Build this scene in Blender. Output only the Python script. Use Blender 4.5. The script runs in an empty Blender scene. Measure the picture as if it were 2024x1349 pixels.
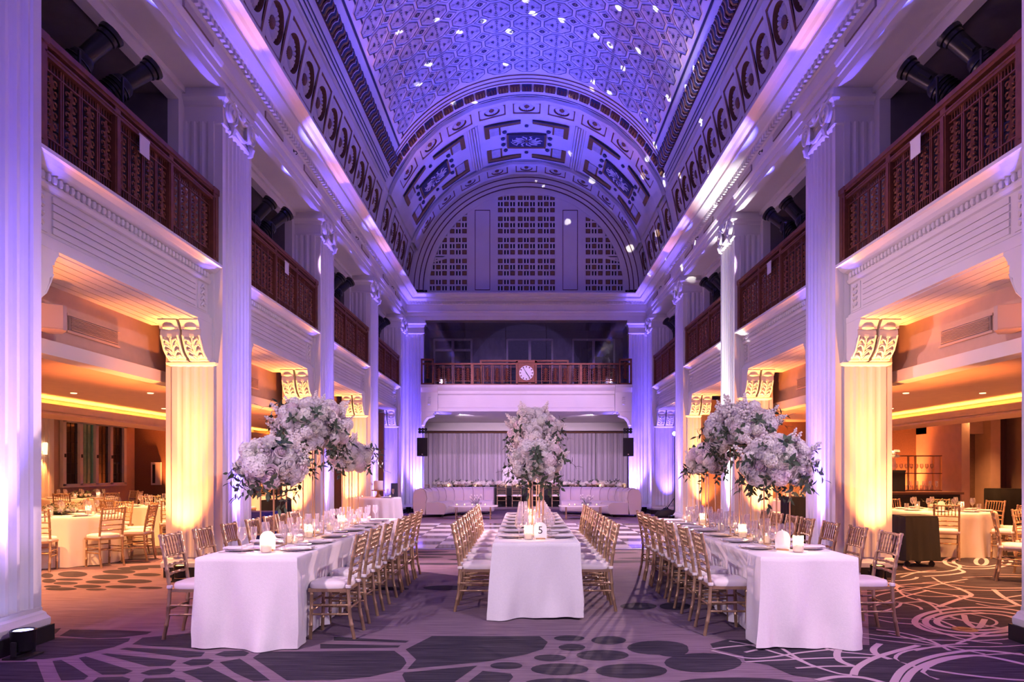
import bpy, bmesh, math, random
from mathutils import Vector, Matrix, Euler
random.seed(7)
PI = math.pi
SC = bpy.context.scene
COL = SC.collection

# ------------------------------------------------------------------ camera, world, exposure
F_PX, VPX, VPY, CAM_X, CAM_Z = 1400.0, 1037.0, 930.0, -0.06, 1.49
cam_data = bpy.data.cameras.new('camera')
cam = bpy.data.objects.new('camera', cam_data)
COL.objects.link(cam)
cam.location = (CAM_X, 0, CAM_Z)
cam.rotation_euler = (PI / 2, 0, 0)
cam_data.sensor_width = 36.0
cam_data.lens = F_PX / 2024 * 36.0
cam_data.shift_x = (1012 - VPX) / 2024.0
cam_data.shift_y = (VPY - 674.5) / 2024.0
cam_data.clip_start = 0.05
SC.camera = cam
world = bpy.data.worlds.new('world')
SC.world = world
world.use_nodes = True
world.node_tree.nodes['Background'].inputs[0].default_value = (0.50, 0.30, 1.0, 1)
world.node_tree.nodes['Background'].inputs[1].default_value = 0.36
SC.view_settings.view_transform = 'Standard'
SC.view_settings.look = 'None'
SC.view_settings.exposure = 0.78
SC.view_settings.gamma = 1.0
SC.view_settings.use_curve_mapping = False
SC.cycles.use_denoising = True
SC.cycles.max_bounces = 5
SC.cycles.diffuse_bounces = 2
SC.cycles.glossy_bounces = 2
SC.cycles.transmission_bounces = 2
SC.cycles.transparent_max_bounces = 10
SC.cycles.caustics_reflective = False
SC.cycles.caustics_refractive = False
SC.cycles.sample_clamp_indirect = 4.0
SC.cycles.use_adaptive_sampling = True
SC.cycles.adaptive_threshold = 0.1

C_BLUE = (0.075, 0.075, 1.0)
C_VIOLET = (0.14, 0.085, 1.0)
C_AMBER = (1.0, 0.255, 0.06)
C_PINK = (1.0, 0.50, 0.62)
C_LAV = (0.80, 0.58, 1.0)
C_WHITE = (1.0, 0.93, 1.0)

def look(o, loc, target):
    d = Vector(target) - Vector(loc)
    o.rotation_euler = d.to_track_quat('-Z', 'Y').to_euler()

def spot(name, loc, target, watts, color, deg, blend=0.4, radius=0.05):
    l = bpy.data.lights.new(name, 'SPOT')
    l.energy = watts; l.color = color; l.spot_size = math.radians(deg)
    l.spot_blend = blend; l.shadow_soft_size = radius
    o = bpy.data.objects.new(name, l); COL.objects.link(o)
    o.location = loc; look(o, loc, target)
    return o

def point(name, loc, watts, color, radius=0.05):
    l = bpy.data.lights.new(name, 'POINT')
    l.energy = watts; l.color = color; l.shadow_soft_size = radius
    o = bpy.data.objects.new(name, l); COL.objects.link(o); o.location = loc
    return o

# ------------------------------------------------------------------ materials
MATS = {}
def mat(name, color, rough=0.5, metal=0.0, emit=0.0, emit_col=None, bump=0.0, bscale=40.0, vary=0.0, vscale=6.0, spec=0.5, stretch=None, sheen=0.0, trans=0.0):
    m = bpy.data.materials.new(name); m.use_nodes = True
    nt = m.node_tree; b = nt.nodes['Principled BSDF']
    b.inputs['Base Color'].default_value = (*color, 1)
    b.inputs['Roughness'].default_value = rough
    b.inputs['Metallic'].default_value = metal
    b.inputs['Specular IOR Level'].default_value = spec
    if sheen: b.inputs['Sheen Weight'].default_value = sheen
    if emit:
        b.inputs['Emission Color'].default_value = (*(emit_col or color), 1)
        b.inputs['Emission Strength'].default_value = emit
    if bump or vary:
        tc = nt.nodes.new('ShaderNodeTexCoord'); mp = nt.nodes.new('ShaderNodeMapping')
        nt.links.new(tc.outputs['Object'], mp.inputs[0])
        if stretch: mp.inputs['Scale'].default_value = stretch
    if vary:
        n = nt.nodes.new('ShaderNodeTexNoise'); n.inputs['Scale'].default_value = vscale; n.inputs['Detail'].default_value = 4
        nt.links.new(mp.outputs[0], n.inputs['Vector'])
        r = nt.nodes.new('ShaderNodeValToRGB')
        r.color_ramp.elements[0].position = 0.3; r.color_ramp.elements[1].position = 0.7
        r.color_ramp.elements[0].color = (*[c * (1 - vary) for c in color], 1)
        r.color_ramp.elements[1].color = (*[min(1, c * (1 + vary)) for c in color], 1)
        nt.links.new(n.outputs[0], r.inputs[0]); nt.links.new(r.outputs[0], b.inputs['Base Color'])
    if bump:
        n2 = nt.nodes.new('ShaderNodeTexNoise'); n2.inputs['Scale'].default_value = bscale; n2.inputs['Detail'].default_value = 3
        nt.links.new(mp.outputs[0], n2.inputs['Vector'])
        bp = nt.nodes.new('ShaderNodeBump'); bp.inputs['Strength'].default_value = bump; bp.inputs['Distance'].default_value = 0.01
        nt.links.new(n2.outputs[0], bp.inputs['Height']); nt.links.new(bp.outputs[0], b.inputs['Normal'])
    MATS[name] = m
    return m

def carpet_mat(name, c0, c1, c2):
    m = bpy.data.materials.new(name); m.use_nodes = True
    nt = m.node_tree; b = nt.nodes['Principled BSDF']; L = nt.links.new
    b.inputs['Roughness'].default_value = 0.95; b.inputs['Specular IOR Level'].default_value = 0.1
    tc = nt.nodes.new('ShaderNodeTexCoord'); mp = nt.nodes.new('ShaderNodeMapping')
    mp.inputs['Scale'].default_value = (1.1, 34.0, 1.0); L(tc.outputs['Object'], mp.inputs[0])
    n = nt.nodes.new('ShaderNodeTexNoise'); n.inputs['Scale'].default_value = 1.6; n.inputs['Detail'].default_value = 5; n.inputs['Roughness'].default_value = 0.65
    L(mp.outputs[0], n.inputs['Vector'])
    r = nt.nodes.new('ShaderNodeValToRGB'); e = r.color_ramp.elements
    e[0].position = 0.32; e[0].color = (*c0, 1); e[1].position = 0.7; e[1].color = (*c2, 1)
    x = e.new(0.5); x.color = (*c1, 1)
    L(n.outputs[0], r.inputs[0]); L(r.outputs[0], b.inputs['Base Color'])
    n2 = nt.nodes.new('ShaderNodeTexNoise'); n2.inputs['Scale'].default_value = 220; L(tc.outputs['Object'], n2.inputs['Vector'])
    bp = nt.nodes.new('ShaderNodeBump'); bp.inputs['Strength'].default_value = 0.4; bp.inputs['Distance'].default_value = 0.01
    L(n2.outputs[0], bp.inputs['Height']); L(bp.outputs[0], b.inputs['Normal'])
    MATS[name] = m

def glass_mat(name, tint=(1, 1, 1), f=0.10, rough=0.02, haze=0.0):
    m = bpy.data.materials.new(name); m.use_nodes = True
    nt = m.node_tree; L = nt.links.new
    nt.nodes.remove(nt.nodes['Principled BSDF']); out = nt.nodes['Material Output']
    t = nt.nodes.new('ShaderNodeBsdfTransparent'); t.inputs[0].default_value = (*tint, 1)
    g = nt.nodes.new('ShaderNodeBsdfGlossy'); g.inputs['Roughness'].default_value = rough
    lw = nt.nodes.new('ShaderNodeLayerWeight'); lw.inputs['Blend'].default_value = 0.35
    ma = nt.nodes.new('ShaderNodeMath'); ma.operation = 'MULTIPLY_ADD'; ma.inputs[1].default_value = 0.75; ma.inputs[2].default_value = f
    L(lw.outputs['Facing'], ma.inputs[0])
    df = nt.nodes.new('ShaderNodeBsdfTranslucent'); df.inputs[0].default_value = (.95, .93, .95, 1)
    gm = nt.nodes.new('ShaderNodeMixShader'); gm.inputs[0].default_value = haze; L(g.outputs[0], gm.inputs[1]); L(df.outputs[0], gm.inputs[2])
    mx = nt.nodes.new('ShaderNodeMixShader'); L(ma.outputs[0], mx.inputs[0]); L(t.outputs[0], mx.inputs[1]); L(gm.outputs[0], mx.inputs[2])
    L(mx.outputs[0], out.inputs[0]); MATS[name] = m

mat('plaster', (0.80, 0.77, 0.76), 0.45, bump=0.08, bscale=60, vary=0.03, vscale=2)
mat('plaster_matte', (0.74, 0.70, 0.69), 0.7, vary=0.04, vscale=1.5)
mat('vault_paint', (0.60, 0.58, 0.60), 0.6, vary=0.05, vscale=2)
mat('vault_tile', (0.42, 0.41, 0.45), 0.6, vary=0.15, vscale=9)
mat('navy', (0.025, 0.03, 0.07), 0.6)
mat('maroon', (0.10, 0.035, 0.03), 0.6, vary=0.3, vscale=30)
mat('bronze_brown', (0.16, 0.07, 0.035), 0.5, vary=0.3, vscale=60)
mat('gilt', (0.26, 0.15, 0.055), 0.4, metal=0.4, vary=0.3, vscale=40)
mat('rail_bronze', (0.20, 0.062, 0.030), 0.42, metal=0.25, vary=0.2, vscale=12)
mat('rail_dark', (0.10, 0.035, 0.02), 0.5, metal=0.2)
mat('black', (0.012, 0.012, 0.014), 0.55)
mat('black_cloth', (0.012, 0.011, 0.012), 0.9, bump=0.2, bscale=80)
mat('black_metal', (0.015, 0.015, 0.018), 0.35, metal=0.5)
mat('loft_grey', (0.16, 0.14, 0.15), 0.8, vary=0.08)
mat('orange_wall', (0.62, 0.42, 0.32), 0.8, bump=0.1, bscale=90, vary=0.05)
mat('brown_wall', (0.20, 0.11, 0.075), 0.85, bump=0.2, bscale=120, vary=0.12, vscale=30)
mat('gold_chair', (0.46, 0.30, 0.17), 0.32, metal=0.55, vary=0.08, vscale=20)
mat('ivory', (0.84, 0.76, 0.74), 0.8, bump=0.1, bscale=120, sheen=0.2)
mat('linen', (0.84, 0.79, 0.80), 0.85, bump=0.22, bscale=160, vary=0.025, vscale=60, sheen=0.15)
mat('linen_cream', (0.80, 0.71, 0.62), 0.85, bump=0.2, bscale=120)
mat('curtain', (0.50, 0.44, 0.50), 0.8, bump=0.1, bscale=60, sheen=0.2)
mat('velvet', (0.66, 0.56, 0.56), 0.75, bump=0.1, bscale=140, sheen=0.4)
mat('seam', (0.22, 0.15, 0.15), 0.8)
mat('china', (0.80, 0.76, 0.78), 0.2)
mat('charger', (0.70, 0.60, 0.66), 0.25, metal=0.2)
mat('napkin', (0.74, 0.68, 0.74), 0.8, bump=0.1, bscale=150)
mat('steel', (0.6, 0.58, 0.58), 0.25, metal=0.9)
mat('gold_rod', (0.60, 0.38, 0.20), 0.3, metal=0.7)
def petal_mat(name, color):
    m = mat(name, color, 0.7, vary=0.06, vscale=25); nt = m.node_tree; L = nt.links.new
    out = nt.nodes['Material Output']; b = nt.nodes['Principled BSDF']
    tr = nt.nodes.new('ShaderNodeBsdfTranslucent'); tr.inputs[0].default_value = (*color, 1)
    mx = nt.nodes.new('ShaderNodeMixShader'); mx.inputs[0].default_value = 0.38
    L(b.outputs[0], mx.inputs[1]); L(tr.outputs[0], mx.inputs[2]); L(mx.outputs[0], out.inputs[0])
petal_mat('petal', (0.96, 0.88, 0.86)); petal_mat('petal_cream', (0.90, 0.85, 0.77)); petal_mat('petal_pink', (0.93, 0.77, 0.81))
mat('leaf', (0.045, 0.07, 0.038), 0.55, vary=0.35, vscale=14)
mat('leaf_dark', (0.025, 0.035, 0.022), 0.7, vary=0.3, vscale=20)
mat('twig', (0.10, 0.07, 0.05), 0.8)
mat('wax', (0.9, 0.75, 0.6), 0.6, emit=0.32, emit_col=(1.0, 0.55, 0.25))
mat('flame', (1.0, 0.75, 0.4), 0.5, emit=14.0, emit_col=(1.0, 0.62, 0.25))
mat('paper', (0.80, 0.78, 0.80), 0.7)
mat('ink', (0.03, 0.03, 0.04), 0.6)
mat('blue_cloth', (0.008, 0.02, 0.30), 0.6, bump=0.1, bscale=30)
mat('tile_white', (0.80, 0.78, 0.78), 0.12)
mat('tile_black', (0.07, 0.055, 0.06), 0.10)
mat('blue_lit_edge', (0.30, 0.30, 0.50), 0.3)  # edge ramp tinted blue for the blue light falling on it
mat('lens_blue', (0.03, 0.05, 0.22), 0.2, emit=0.05, emit_col=(0.1, 0.25, 1.0))
mat('lens_up', (0.5, 0.5, 1.0), 0.2, emit=9.0, emit_col=(0.35, 0.35, 1.0))
mat('lens_amber', (1.0, 0.6, 0.2), 0.2, emit=6.0, emit_col=(1.0, 0.5, 0.1))
mat('lens_white', (1, 1, 1), 0.2, emit=160.0, emit_col=(1.0, 0.80, 0.92))
mat('cove_strip', (1.0, 0.7, 0.3), 0.4, emit=22.0, emit_col=(1.0, 0.50, 0.09))
mat('down_light', (1.0, 0.8, 0.6), 0.4, emit=1.6, emit_col=(1.0, 0.6, 0.3))
mat('window_night', (0.02, 0.022, 0.024), 0.08, spec=0.8, vary=0.4, vscale=2)
mat('window_green', (0.06, 0.065, 0.045), 0.25, vary=0.5, vscale=3, emit=0.04, emit_col=(0.3, 0.4, 0.2))
mat('film', (0.24, 0.21, 0.25), 0.18, bump=0.6, bscale=5, vary=0.4, vscale=4, stretch=(1, 1, 0.5))
mat('cake_icing', (0.84, 0.74, 0.74), 0.5)
mat('wood_stand', (0.35, 0.15, 0.06), 0.5)
mat('brown_box', (0.12, 0.05, 0.03), 0.6)
mat('speaker_white', (0.52, 0.40, 0.36), 0.6)
mat('vent', (0.30, 0.22, 0.20), 0.6)
for _n in ('wax', 'flame', 'lens_blue', 'lens_up', 'lens_amber', 'lens_white', 'down_light', 'window_green'):
    MATS[_n].cycles.emission_sampling = 'NONE'          # small lamps with lamp objects of their own, and a faintly glowing window pane
carpet_mat('carpet_pale', (0.115, 0.075, 0.105), (0.21, 0.145, 0.19), (0.30, 0.22, 0.26))
carpet_mat('carpet_dark', (0.016, 0.014, 0.022), (0.042, 0.035, 0.050), (0.10, 0.082, 0.10))
mat('carpet_line', (0.46, 0.345, 0.40), 0.95, bump=0.3, bscale=220, spec=0.1)
glass_mat('glass', (0.97, 0.96, 0.98), 0.13, 0.03, 0.5)
glass_mat('pane', (0.80, 0.80, 0.86), 0.04, 0.03)

# ------------------------------------------------------------------ mesh helpers
class MB:
    def __init__(s): s.v = []; s.f = []; s.m = []
    def add(s, vs, fs, mi=0):
        o = len(s.v); s.v += [tuple(p) for p in vs]
        for f in fs: s.f.append([i + o for i in f]); s.m.append(mi)
        return s
    def box(s, x0, x1, y0, y1, z0, z1, mi=0):
        vs = [(x, y, z) for z in (z0, z1) for y in (y0, y1) for x in (x0, x1)]
        return s.add(vs, [(0, 2, 3, 1), (4, 5, 7, 6), (0, 1, 5, 4), (2, 6, 7, 3), (0, 4, 6, 2), (1, 3, 7, 5)], mi)
    def tube(s, pts, r, n=6, mi=0, caps=True):
        pts = [Vector(p) for p in pts]; k = len(pts)
        rr = r if isinstance(r, (list, tuple)) else [r] * k
        vs = []; prev = None
        for i, p in enumerate(pts):
            t = (pts[min(i + 1, k - 1)] - pts[max(i - 1, 0)])
            t = t.normalized() if t.length > 1e-9 else Vector((0, 0, 1))
            if prev is None:
                a = Vector((1, 0, 0)) if abs(t.x) < 0.8 else Vector((0, 1, 0))
            else: a = prev
            u = (a - t * a.dot(t)).normalized(); w = t.cross(u); prev = u
            for j in range(n):
                an = 2 * PI * j / n
                vs.append(p + (u * math.cos(an) + w * math.sin(an)) * rr[i])
        fs = [(i * n + j, i * n + (j + 1) % n, (i + 1) * n + (j + 1) % n, (i + 1) * n + j) for i in range(k - 1) for j in range(n)]
        if caps: fs += [tuple(range(n - 1, -1, -1)), tuple(range((k - 1) * n, k * n))]
        return s.add(vs, fs, mi)
    def lathe(s, prof, n=16, c=(0, 0, 0), mi=0, sx=1, sy=1):
        k = len(prof); vs = []
        for r, z in prof:
            for j in range(n):
                a = 2 * PI * j / n
                vs.append((c[0] + r * sx * math.cos(a), c[1] + r * sy * math.sin(a), c[2] + z))
        fs = [(i * n + j, i * n + (j + 1) % n, (i + 1) * n + (j + 1) % n, (i + 1) * n + j) for i in range(k - 1) for j in range(n)]
        if prof[0][0] > 1e-5: fs.append(tuple(range(n - 1, -1, -1)))
        if prof[-1][0] > 1e-5: fs.append(tuple(range((k - 1) * n, k * n)))
        return s.add(vs, fs, mi)
    def prism(s, poly, fn, a, b, mi=0):       # poly of 2-D points; fn(u, v, t) gives 3-D
        n = len(poly); vs = [fn(u, v, a) for u, v in poly] + [fn(u, v, b) for u, v in poly]
        fs = [(i, (i + 1) % n, n + (i + 1) % n, n + i) for i in range(n)] + [tuple(range(n - 1, -1, -1)), tuple(range(n, 2 * n))]
        return s.add(vs, fs, mi)
    def grid(s, nu, nv, fn, mi=0, wrap=False):
        vs = [fn(i, j) for j in range(nv) for i in range(nu)]
        fs = []
        for j in range(nv - 1):
            for i in range(nu if wrap else nu - 1):
                a = j * nu + i; b = j * nu + (i + 1) % nu
                fs.append((a, b, b + nu, a + nu))
        return s.add(vs, fs, mi)
    def xf(s, M, start=0):
        for i in range(start, len(s.v)): s.v[i] = tuple(M @ Vector(s.v[i]))
        return s
    def mesh(s, name, mats, smooth=False, angle=40):
        me = bpy.data.meshes.new(name)
        me.from_pydata(s.v, [], s.f)
        for m in (mats if isinstance(mats, (list, tuple)) else [mats]): me.materials.append(MATS[m])
        me.polygons.foreach_set('material_index', s.m)
        bm = bmesh.new(); bm.from_mesh(me); bmesh.ops.recalc_face_normals(bm, faces=bm.faces); bm.to_mesh(me); bm.free()
        if smooth:
            me.polygons.foreach_set('use_smooth', [True] * len(me.polygons))
            me.set_sharp_from_angle(angle=math.radians(angle))
        me.update()
        return me

def link(name, me, parent=None, loc=(0, 0, 0), rot=(0, 0, 0), scale=None):
    o = bpy.data.objects.new(name, me); COL.objects.link(o)
    if parent is not None: o.parent = parent
    o.location = loc; o.rotation_euler = rot
    if scale: o.scale = scale
    return o
def tag(o, label, cat=None, group=None, kind=None):
    o['label'] = label
    if cat: o['category'] = cat
    if group: o['group'] = group
    if kind: o['kind'] = kind
    return o
def thing(name, label, cat, loc=(0, 0, 0), rz=0, group=None, kind=None):
    o = link(name, None, None, loc, (0, 0, rz)); return tag(o, label, cat, group, kind)
def struct(name, me, label, cat=None):
    return tag(link(name, me), label, cat or name.split('_')[0], None, 'structure')
def copy_tree(o, parent=None):
    c = o.copy(); COL.objects.link(c)
    if parent is not None: c.parent = parent
    for ch in CH.get(o.name, []):
        d = copy_tree(ch, c)
        CH.setdefault(c.name, []).append(d)
    return c
CH = {}
def part(name, me, parent, loc=(0, 0, 0), rot=(0, 0, 0), scale=None):
    o = link(name, me, parent, loc, rot, scale); CH.setdefault(parent.name, []).append(o); return o
def place(proto, loc, rz, label, group=None, state={}):
    if proto.name not in state: state[proto.name] = 1; c = proto
    else: c = copy_tree(proto)
    c.location = loc; c.rotation_euler = (0, 0, rz); c['label'] = label
    if group: c['group'] = group
    return c
ORD = ['first', 'second', 'third', 'fourth', 'fifth', 'sixth', 'seventh', 'eighth', 'ninth', 'tenth', 'eleventh', 'twelfth', 'thirteenth', 'fourteenth', 'fifteenth', 'sixteenth']
def fl(px, py):                                # a floor point (metres) from where it stands in the photograph
    s = (py - VPY) / CAM_Z
    return (CAM_X + (px - VPX) / s, F_PX / s)
# ------------------------------------------------------------------ dimensions
HALF = 4.27; OUT = 5.06; BAY = 4.74; NEAR0 = 5.13; PIER_L = 1.04; BACK = 25.0
def pier_y(k): return NEAR0 + BAY * (k - 1), NEAR0 + BAY * (k - 1) + PIER_L
VR, VZ = 4.15, 7.9
SIDES = ((-1, 'left'), (1, 'right'))
SIDE_TXT = {-1: 'cake table side', 1: 'bar side'}

# ------------------------------------------------------------------ floor
b = MB(); b.box(-14.2, 14.2, -3.5, 31.0, -0.12, 0.0)
floor = struct('floor', b.mesh('floor', 'carpet_pale'), 'streaked mauve carpet with pale and dark cell pattern')
dark = MB(); lines = MB()
ZC = [0.0012]
def cell(pts, ox, sc=2.891, oy=1080, m=dark, z=None):
    if z is None: ZC[0] += 2e-5; z = ZC[0]
    ps = [fl(ox + x / sc, oy + y / sc) for x, y in pts]
    n = len(ps); m.add([(x, y, z) for x, y in ps] , [tuple(range(n))])
def oval(cx, cy, rx, ry, ox, n=20):
    cell([(cx + rx * math.cos(2 * PI * i / n), cy + ry * math.sin(2 * PI * i / n)) for i in range(n)], ox)
def ribbon(pts, ox, w=0.05, oy=1080, sc=2.891, z=None, closed=False):
    if z is None: ZC[0] += 2e-5; z = ZC[0] + .0008
    ps = [Vector(fl(ox + x / sc, oy + y / sc)) for x, y in pts]
    q = []
    for i in range(len(ps) - 1):                 # smooth it
        p0 = ps[max(i - 1, 0)]; p1 = ps[i]; p2 = ps[i + 1]; p3 = ps[min(i + 2, len(ps) - 1)]
        for k in range(6):
            t = k / 6
            q.append(0.5 * ((2 * p1) + (p2 - p0) * t + (2 * p0 - 5 * p1 + 4 * p2 - p3) * t * t + (3 * p1 - p0 - 3 * p2 + p3) * t ** 3))
    q.append(ps[-1]); vs = []
    for i, p in enumerate(q):
        t = (q[min(i + 1, len(q) - 1)] - q[max(i - 1, 0)]).normalized(); nrm = Vector((-t.y, t.x)) * w / 2
        vs += [(p.x + nrm.x, p.y + nrm.y, z), (p.x - nrm.x, p.y - nrm.y, z)]
    lines.add(vs, [(2 * i, 2 * i + 1, 2 * i + 3, 2 * i + 2) for i in range(len(q) - 1)])
for pts in ([(100, 645), (160, 560), (262, 522), (420, 528), (560, 533), (745, 527), (735, 545), (650, 578), (520, 608), (380, 635), (240, 648)],
            [(400, 478), (640, 480), (870, 490), (840, 505), (680, 525), (520, 528), (340, 515)],
            [(262, 480), (350, 470), (320, 500), (262, 520)],
            [(815, 525), (1080, 500), (1440, 575), (1200, 590), (900, 575), (755, 563)],
            [(725, 582), (900, 588), (1172, 607), (1150, 632), (1065, 640), (860, 612), (680, 590)],
            [(610, 615), (1010, 655), (975, 685), (850, 690), (720, 655), (575, 618)],
            [(490, 632), (600, 665), (760, 715), (710, 735), (585, 737), (500, 690), (450, 640)],
            [(350, 652), (420, 690), (505, 745), (480, 765), (350, 770), (325, 720), (300, 658)],
            [(-300, 670), (210, 662), (262, 800), (-300, 800)],
            [(1280, 602), (1390, 598), (1425, 612), (1400, 630), (1290, 635), (1225, 622)],
            [(1100, 648), (1190, 645), (1225, 655), (1190, 680), (1090, 685), (1040, 670)],
            [(860, 708), (960, 698), (1003, 710), (970, 733), (850, 740), (800, 728)],
            [(1450, 580), (1640, 560), (1700, 570), (1500, 588)],
            [(1370, 645), (1440, 690), (1545, 770), (1450, 775), (1340, 725), (1255, 665)],
            [(1500, 605), (2253, 600), (2308, 640), (2323, 670), (2288, 710), (2108, 750), (1908, 768), (1640, 770), (1560, 715), (1445, 640)],
            [(1190, 690), (1300, 745), (1400, 800), (1200, 800), (1110, 750), (1040, 720)],
            [(560, 752), (700, 748), (745, 760), (720, 800), (500, 800)],
            [(830, 758), (1000, 752), (1060, 770), (1050, 800), (790, 800)],
            [(1908, 520), (2338, 543), (2318, 553), (1908, 540)], [(1830, 560), (2288, 570), (2273, 582), (1830, 587)]):
    cell(pts, 0)
for pts in ([(560, 516), (1175, 516), (1222, 550), (1195, 590), (1100, 620), (880, 660), (420, 705), (470, 650), (410, 592)],
            [(400, 725), (820, 685), (660, 800), (420, 800), (390, 740)], [(850, 715), (1010, 730), (1025, 750), (980, 800), (740, 800)]):
    cell(pts, 660)
for a in ((1345, 528, 88, 16), (1360, 580, 77, 19), (1235, 640, 92, 19), (985, 685, 92, 20), (1570, 540, 100, 24), (1535, 625, 150, 30),
          (1290, 705, 165, 33), (1700, 715, 205, 42), (1850, 582, 175, 40), (1740, 345, 105, 20), (1280, 785, 190, 28), (1950, 345, 90, 22), (330, 245, 100, 10), (640, 240, 130, 14)):
    oval(*a, 660)
for a in ((415, 162, 85, 17), (680, 148, 95, 12), (630, 178, 105, 14), (840, 165, 80, 10), (395, 192, 80, 7), (560, 206, 72, 10), (770, 203, 100, 12),
          (375, 214, 70, 9), (270, 170, 35, 14), (280, 200, 40, 12), (500, 232, 80, 10), (690, 234, 90, 9), (350, 246, 90, 9), (550, 250, 60, 6), (860, 240, 70, 7), (300, 232, 50, 7), (760, 130, 90, 9)):
    oval(*a, 0)
for pts in ([(230, 560), (330, 535), (560, 548), (1140, 568), (1130, 330), (1120, 90), (1500, 60), (2300, 10), (2500, 820), (1200, 820), (850, 760), (700, 740), (560, 680), (430, 660), (420, 630), (250, 590)],):
    cell(pts, 1324)
oval(10, 597, 98, 36, 1324); oval(190, 668, 222, 55, 1324); oval(380, 780, 330, 26, 1324)
for pts in ([(340, 545), (470, 570), (600, 610), (700, 640), (820, 690)], [(600, 560), (660, 600), (760, 660), (830, 690), (960, 730), (1040, 740)],
            [(240, 590), (430, 570), (700, 560), (900, 575)], [(430, 610), (560, 580), (640, 560)], [(240, 600), (420, 640), (560, 640), (760, 610), (960, 590)],
            [(850, 560), (900, 590), (960, 605), (1060, 615), (1180, 625), (1250, 620)], [(430, 665), (700, 650), (960, 640), (1150, 640)],
            [(720, 700), (900, 690), (1060, 690)], [(1300, 260), (1480, 290), (1700, 285)], [(1310, 330), (1460, 320), (1560, 350)], [(1750, 330), (1900, 350), (2200, 320)], [(1300, 225), (1500, 215), (1800, 240), (2100, 240)],
            [(1420, 440), (1500, 480), (1700, 540), (1900, 560)], [(1500, 410), (1600, 450), (1760, 520)], [(1640, 560), (1820, 500), (2000, 470)], [(1250, 500), (1500, 560), (1800, 620)], [(1180, 420), (1280, 440), (1420, 450)], [(1140, 300), (1240, 270), (1400, 250), (1560, 215), (1700, 190)], [(1150, 350), (1300, 300), (1480, 255)], [(1290, 240), (1350, 290), (1480, 330), (1560, 390)], [(1500, 180), (1560, 215), (1640, 240)], [(1320, 180), (1420, 150), (1520, 140)], [(1900, 300), (2040, 280), (2200, 270)], [(1180, 480), (1330, 500), (1480, 540), (1600, 600)], [(1400, 600), (1560, 570), (1700, 560)], [(1200, 380), (1300, 350), (1320, 330)]):
    ribbon(pts, 1324, 0.032)
for pts in ([(1010, 560), (970, 590), (955, 625), (975, 660), (1050, 690)], [(1050, 740), (1070, 700), (1150, 650), (1270, 610), (1420, 570)],
            [(1200, 560), (1165, 590), (1180, 620), (1260, 650)], [(1270, 800), (1330, 710), (1450, 650), (1600, 615), (1800, 600), (2200, 650)],
            [(1330, 800), (1400, 710), (1550, 650), (1700, 630), (1850, 640), (2200, 720)], [(840, 770), (960, 750), (1100, 755), (1240, 790)],
            [(1530, 350), (1640, 310), (1720, 285), (1700, 265), (1640, 240)], [(1450, 175), (1600, 165), (1680, 150), (1640, 130)], [(1850, 250), (1900, 290), (1990, 340)], [(1680, 395), (1700, 440), (1760, 470), (1800, 420)]):
    ribbon(pts, 1324, 0.055)
for cx, cy, rx, ry, w in ((1760, 435, 360, 82, .06), (1760, 435, 300, 64, .06), (1760, 435, 235, 48, .06), (1760, 90, 190, 42, .06), (1760, 90, 140, 30, .05), (1780, 90, 32, 22, .06), (1500, 120, 160, 30, .05)):
    ribbon([(cx + rx * math.cos(2 * PI * i / 16), cy + ry * math.sin(2 * PI * i / 16)) for i in range(17)], 1324, w)
random.seed(19)
for i in range(46):                                # the ring network of the bar side carpet goes on
    cx, cy = random.uniform(3.2, 7.2), random.uniform(3.9, 10.2); rr = random.uniform(.5, 1.5); a0 = random.uniform(0, 6.28); da = random.uniform(.9, 2.4); w = random.choice((.028, .034, .05))
    if cx - rr < 2.95: cx = 2.95 + rr * .8
    ZC[0] += 2e-5; z = ZC[0] + .0008; vs = []
    for k in range(15):
        a = a0 + da * k / 14; vs += [(cx + (rr + q) * math.cos(a), cy + (rr + q) * .8 * math.sin(a), z) for q in (-w / 2, w / 2)]
    vs = [(max(2.85, x), y, z_) for x, y, z_ in vs]
    lines.add(vs, [(2 * k, 2 * k + 1, 2 * k + 3, 2 * k + 2) for k in range(14)])
random.seed(3)
for i in range(26):                                # more dark cells on the far carpet
    x = random.uniform(-3.6, 3.6); y = random.uniform(11.2, 12.9); rx = random.uniform(.3, .7)
    n = 12; dark.add([(x + rx * math.cos(2 * PI * k / n), y + .13 * math.sin(2 * PI * k / n), 0.0010 + i * 1e-5) for k in range(n)], [tuple(range(n))])
for s in (-1, 1):
    for i in range(34):
        x = s * random.uniform(5.4, 11); y = random.uniform(10.5 if s < 0 else 14.5, 18); rx = random.uniform(.35, .8)
        n = 12; dark.add([(x + rx * math.cos(2 * PI * k / n), y + .3 * rx * math.sin(2 * PI * k / n), 0.0007 + i * 1e-5) for k in range(n)], [tuple(range(n))])
part('carpet_cells', dark.mesh('carpet_cells', 'carpet_dark'), floor)['kind'] = 'stuff'
part('carpet_lines', lines.mesh('carpet_lines', 'carpet_line'), floor)['kind'] = 'stuff'

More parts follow.
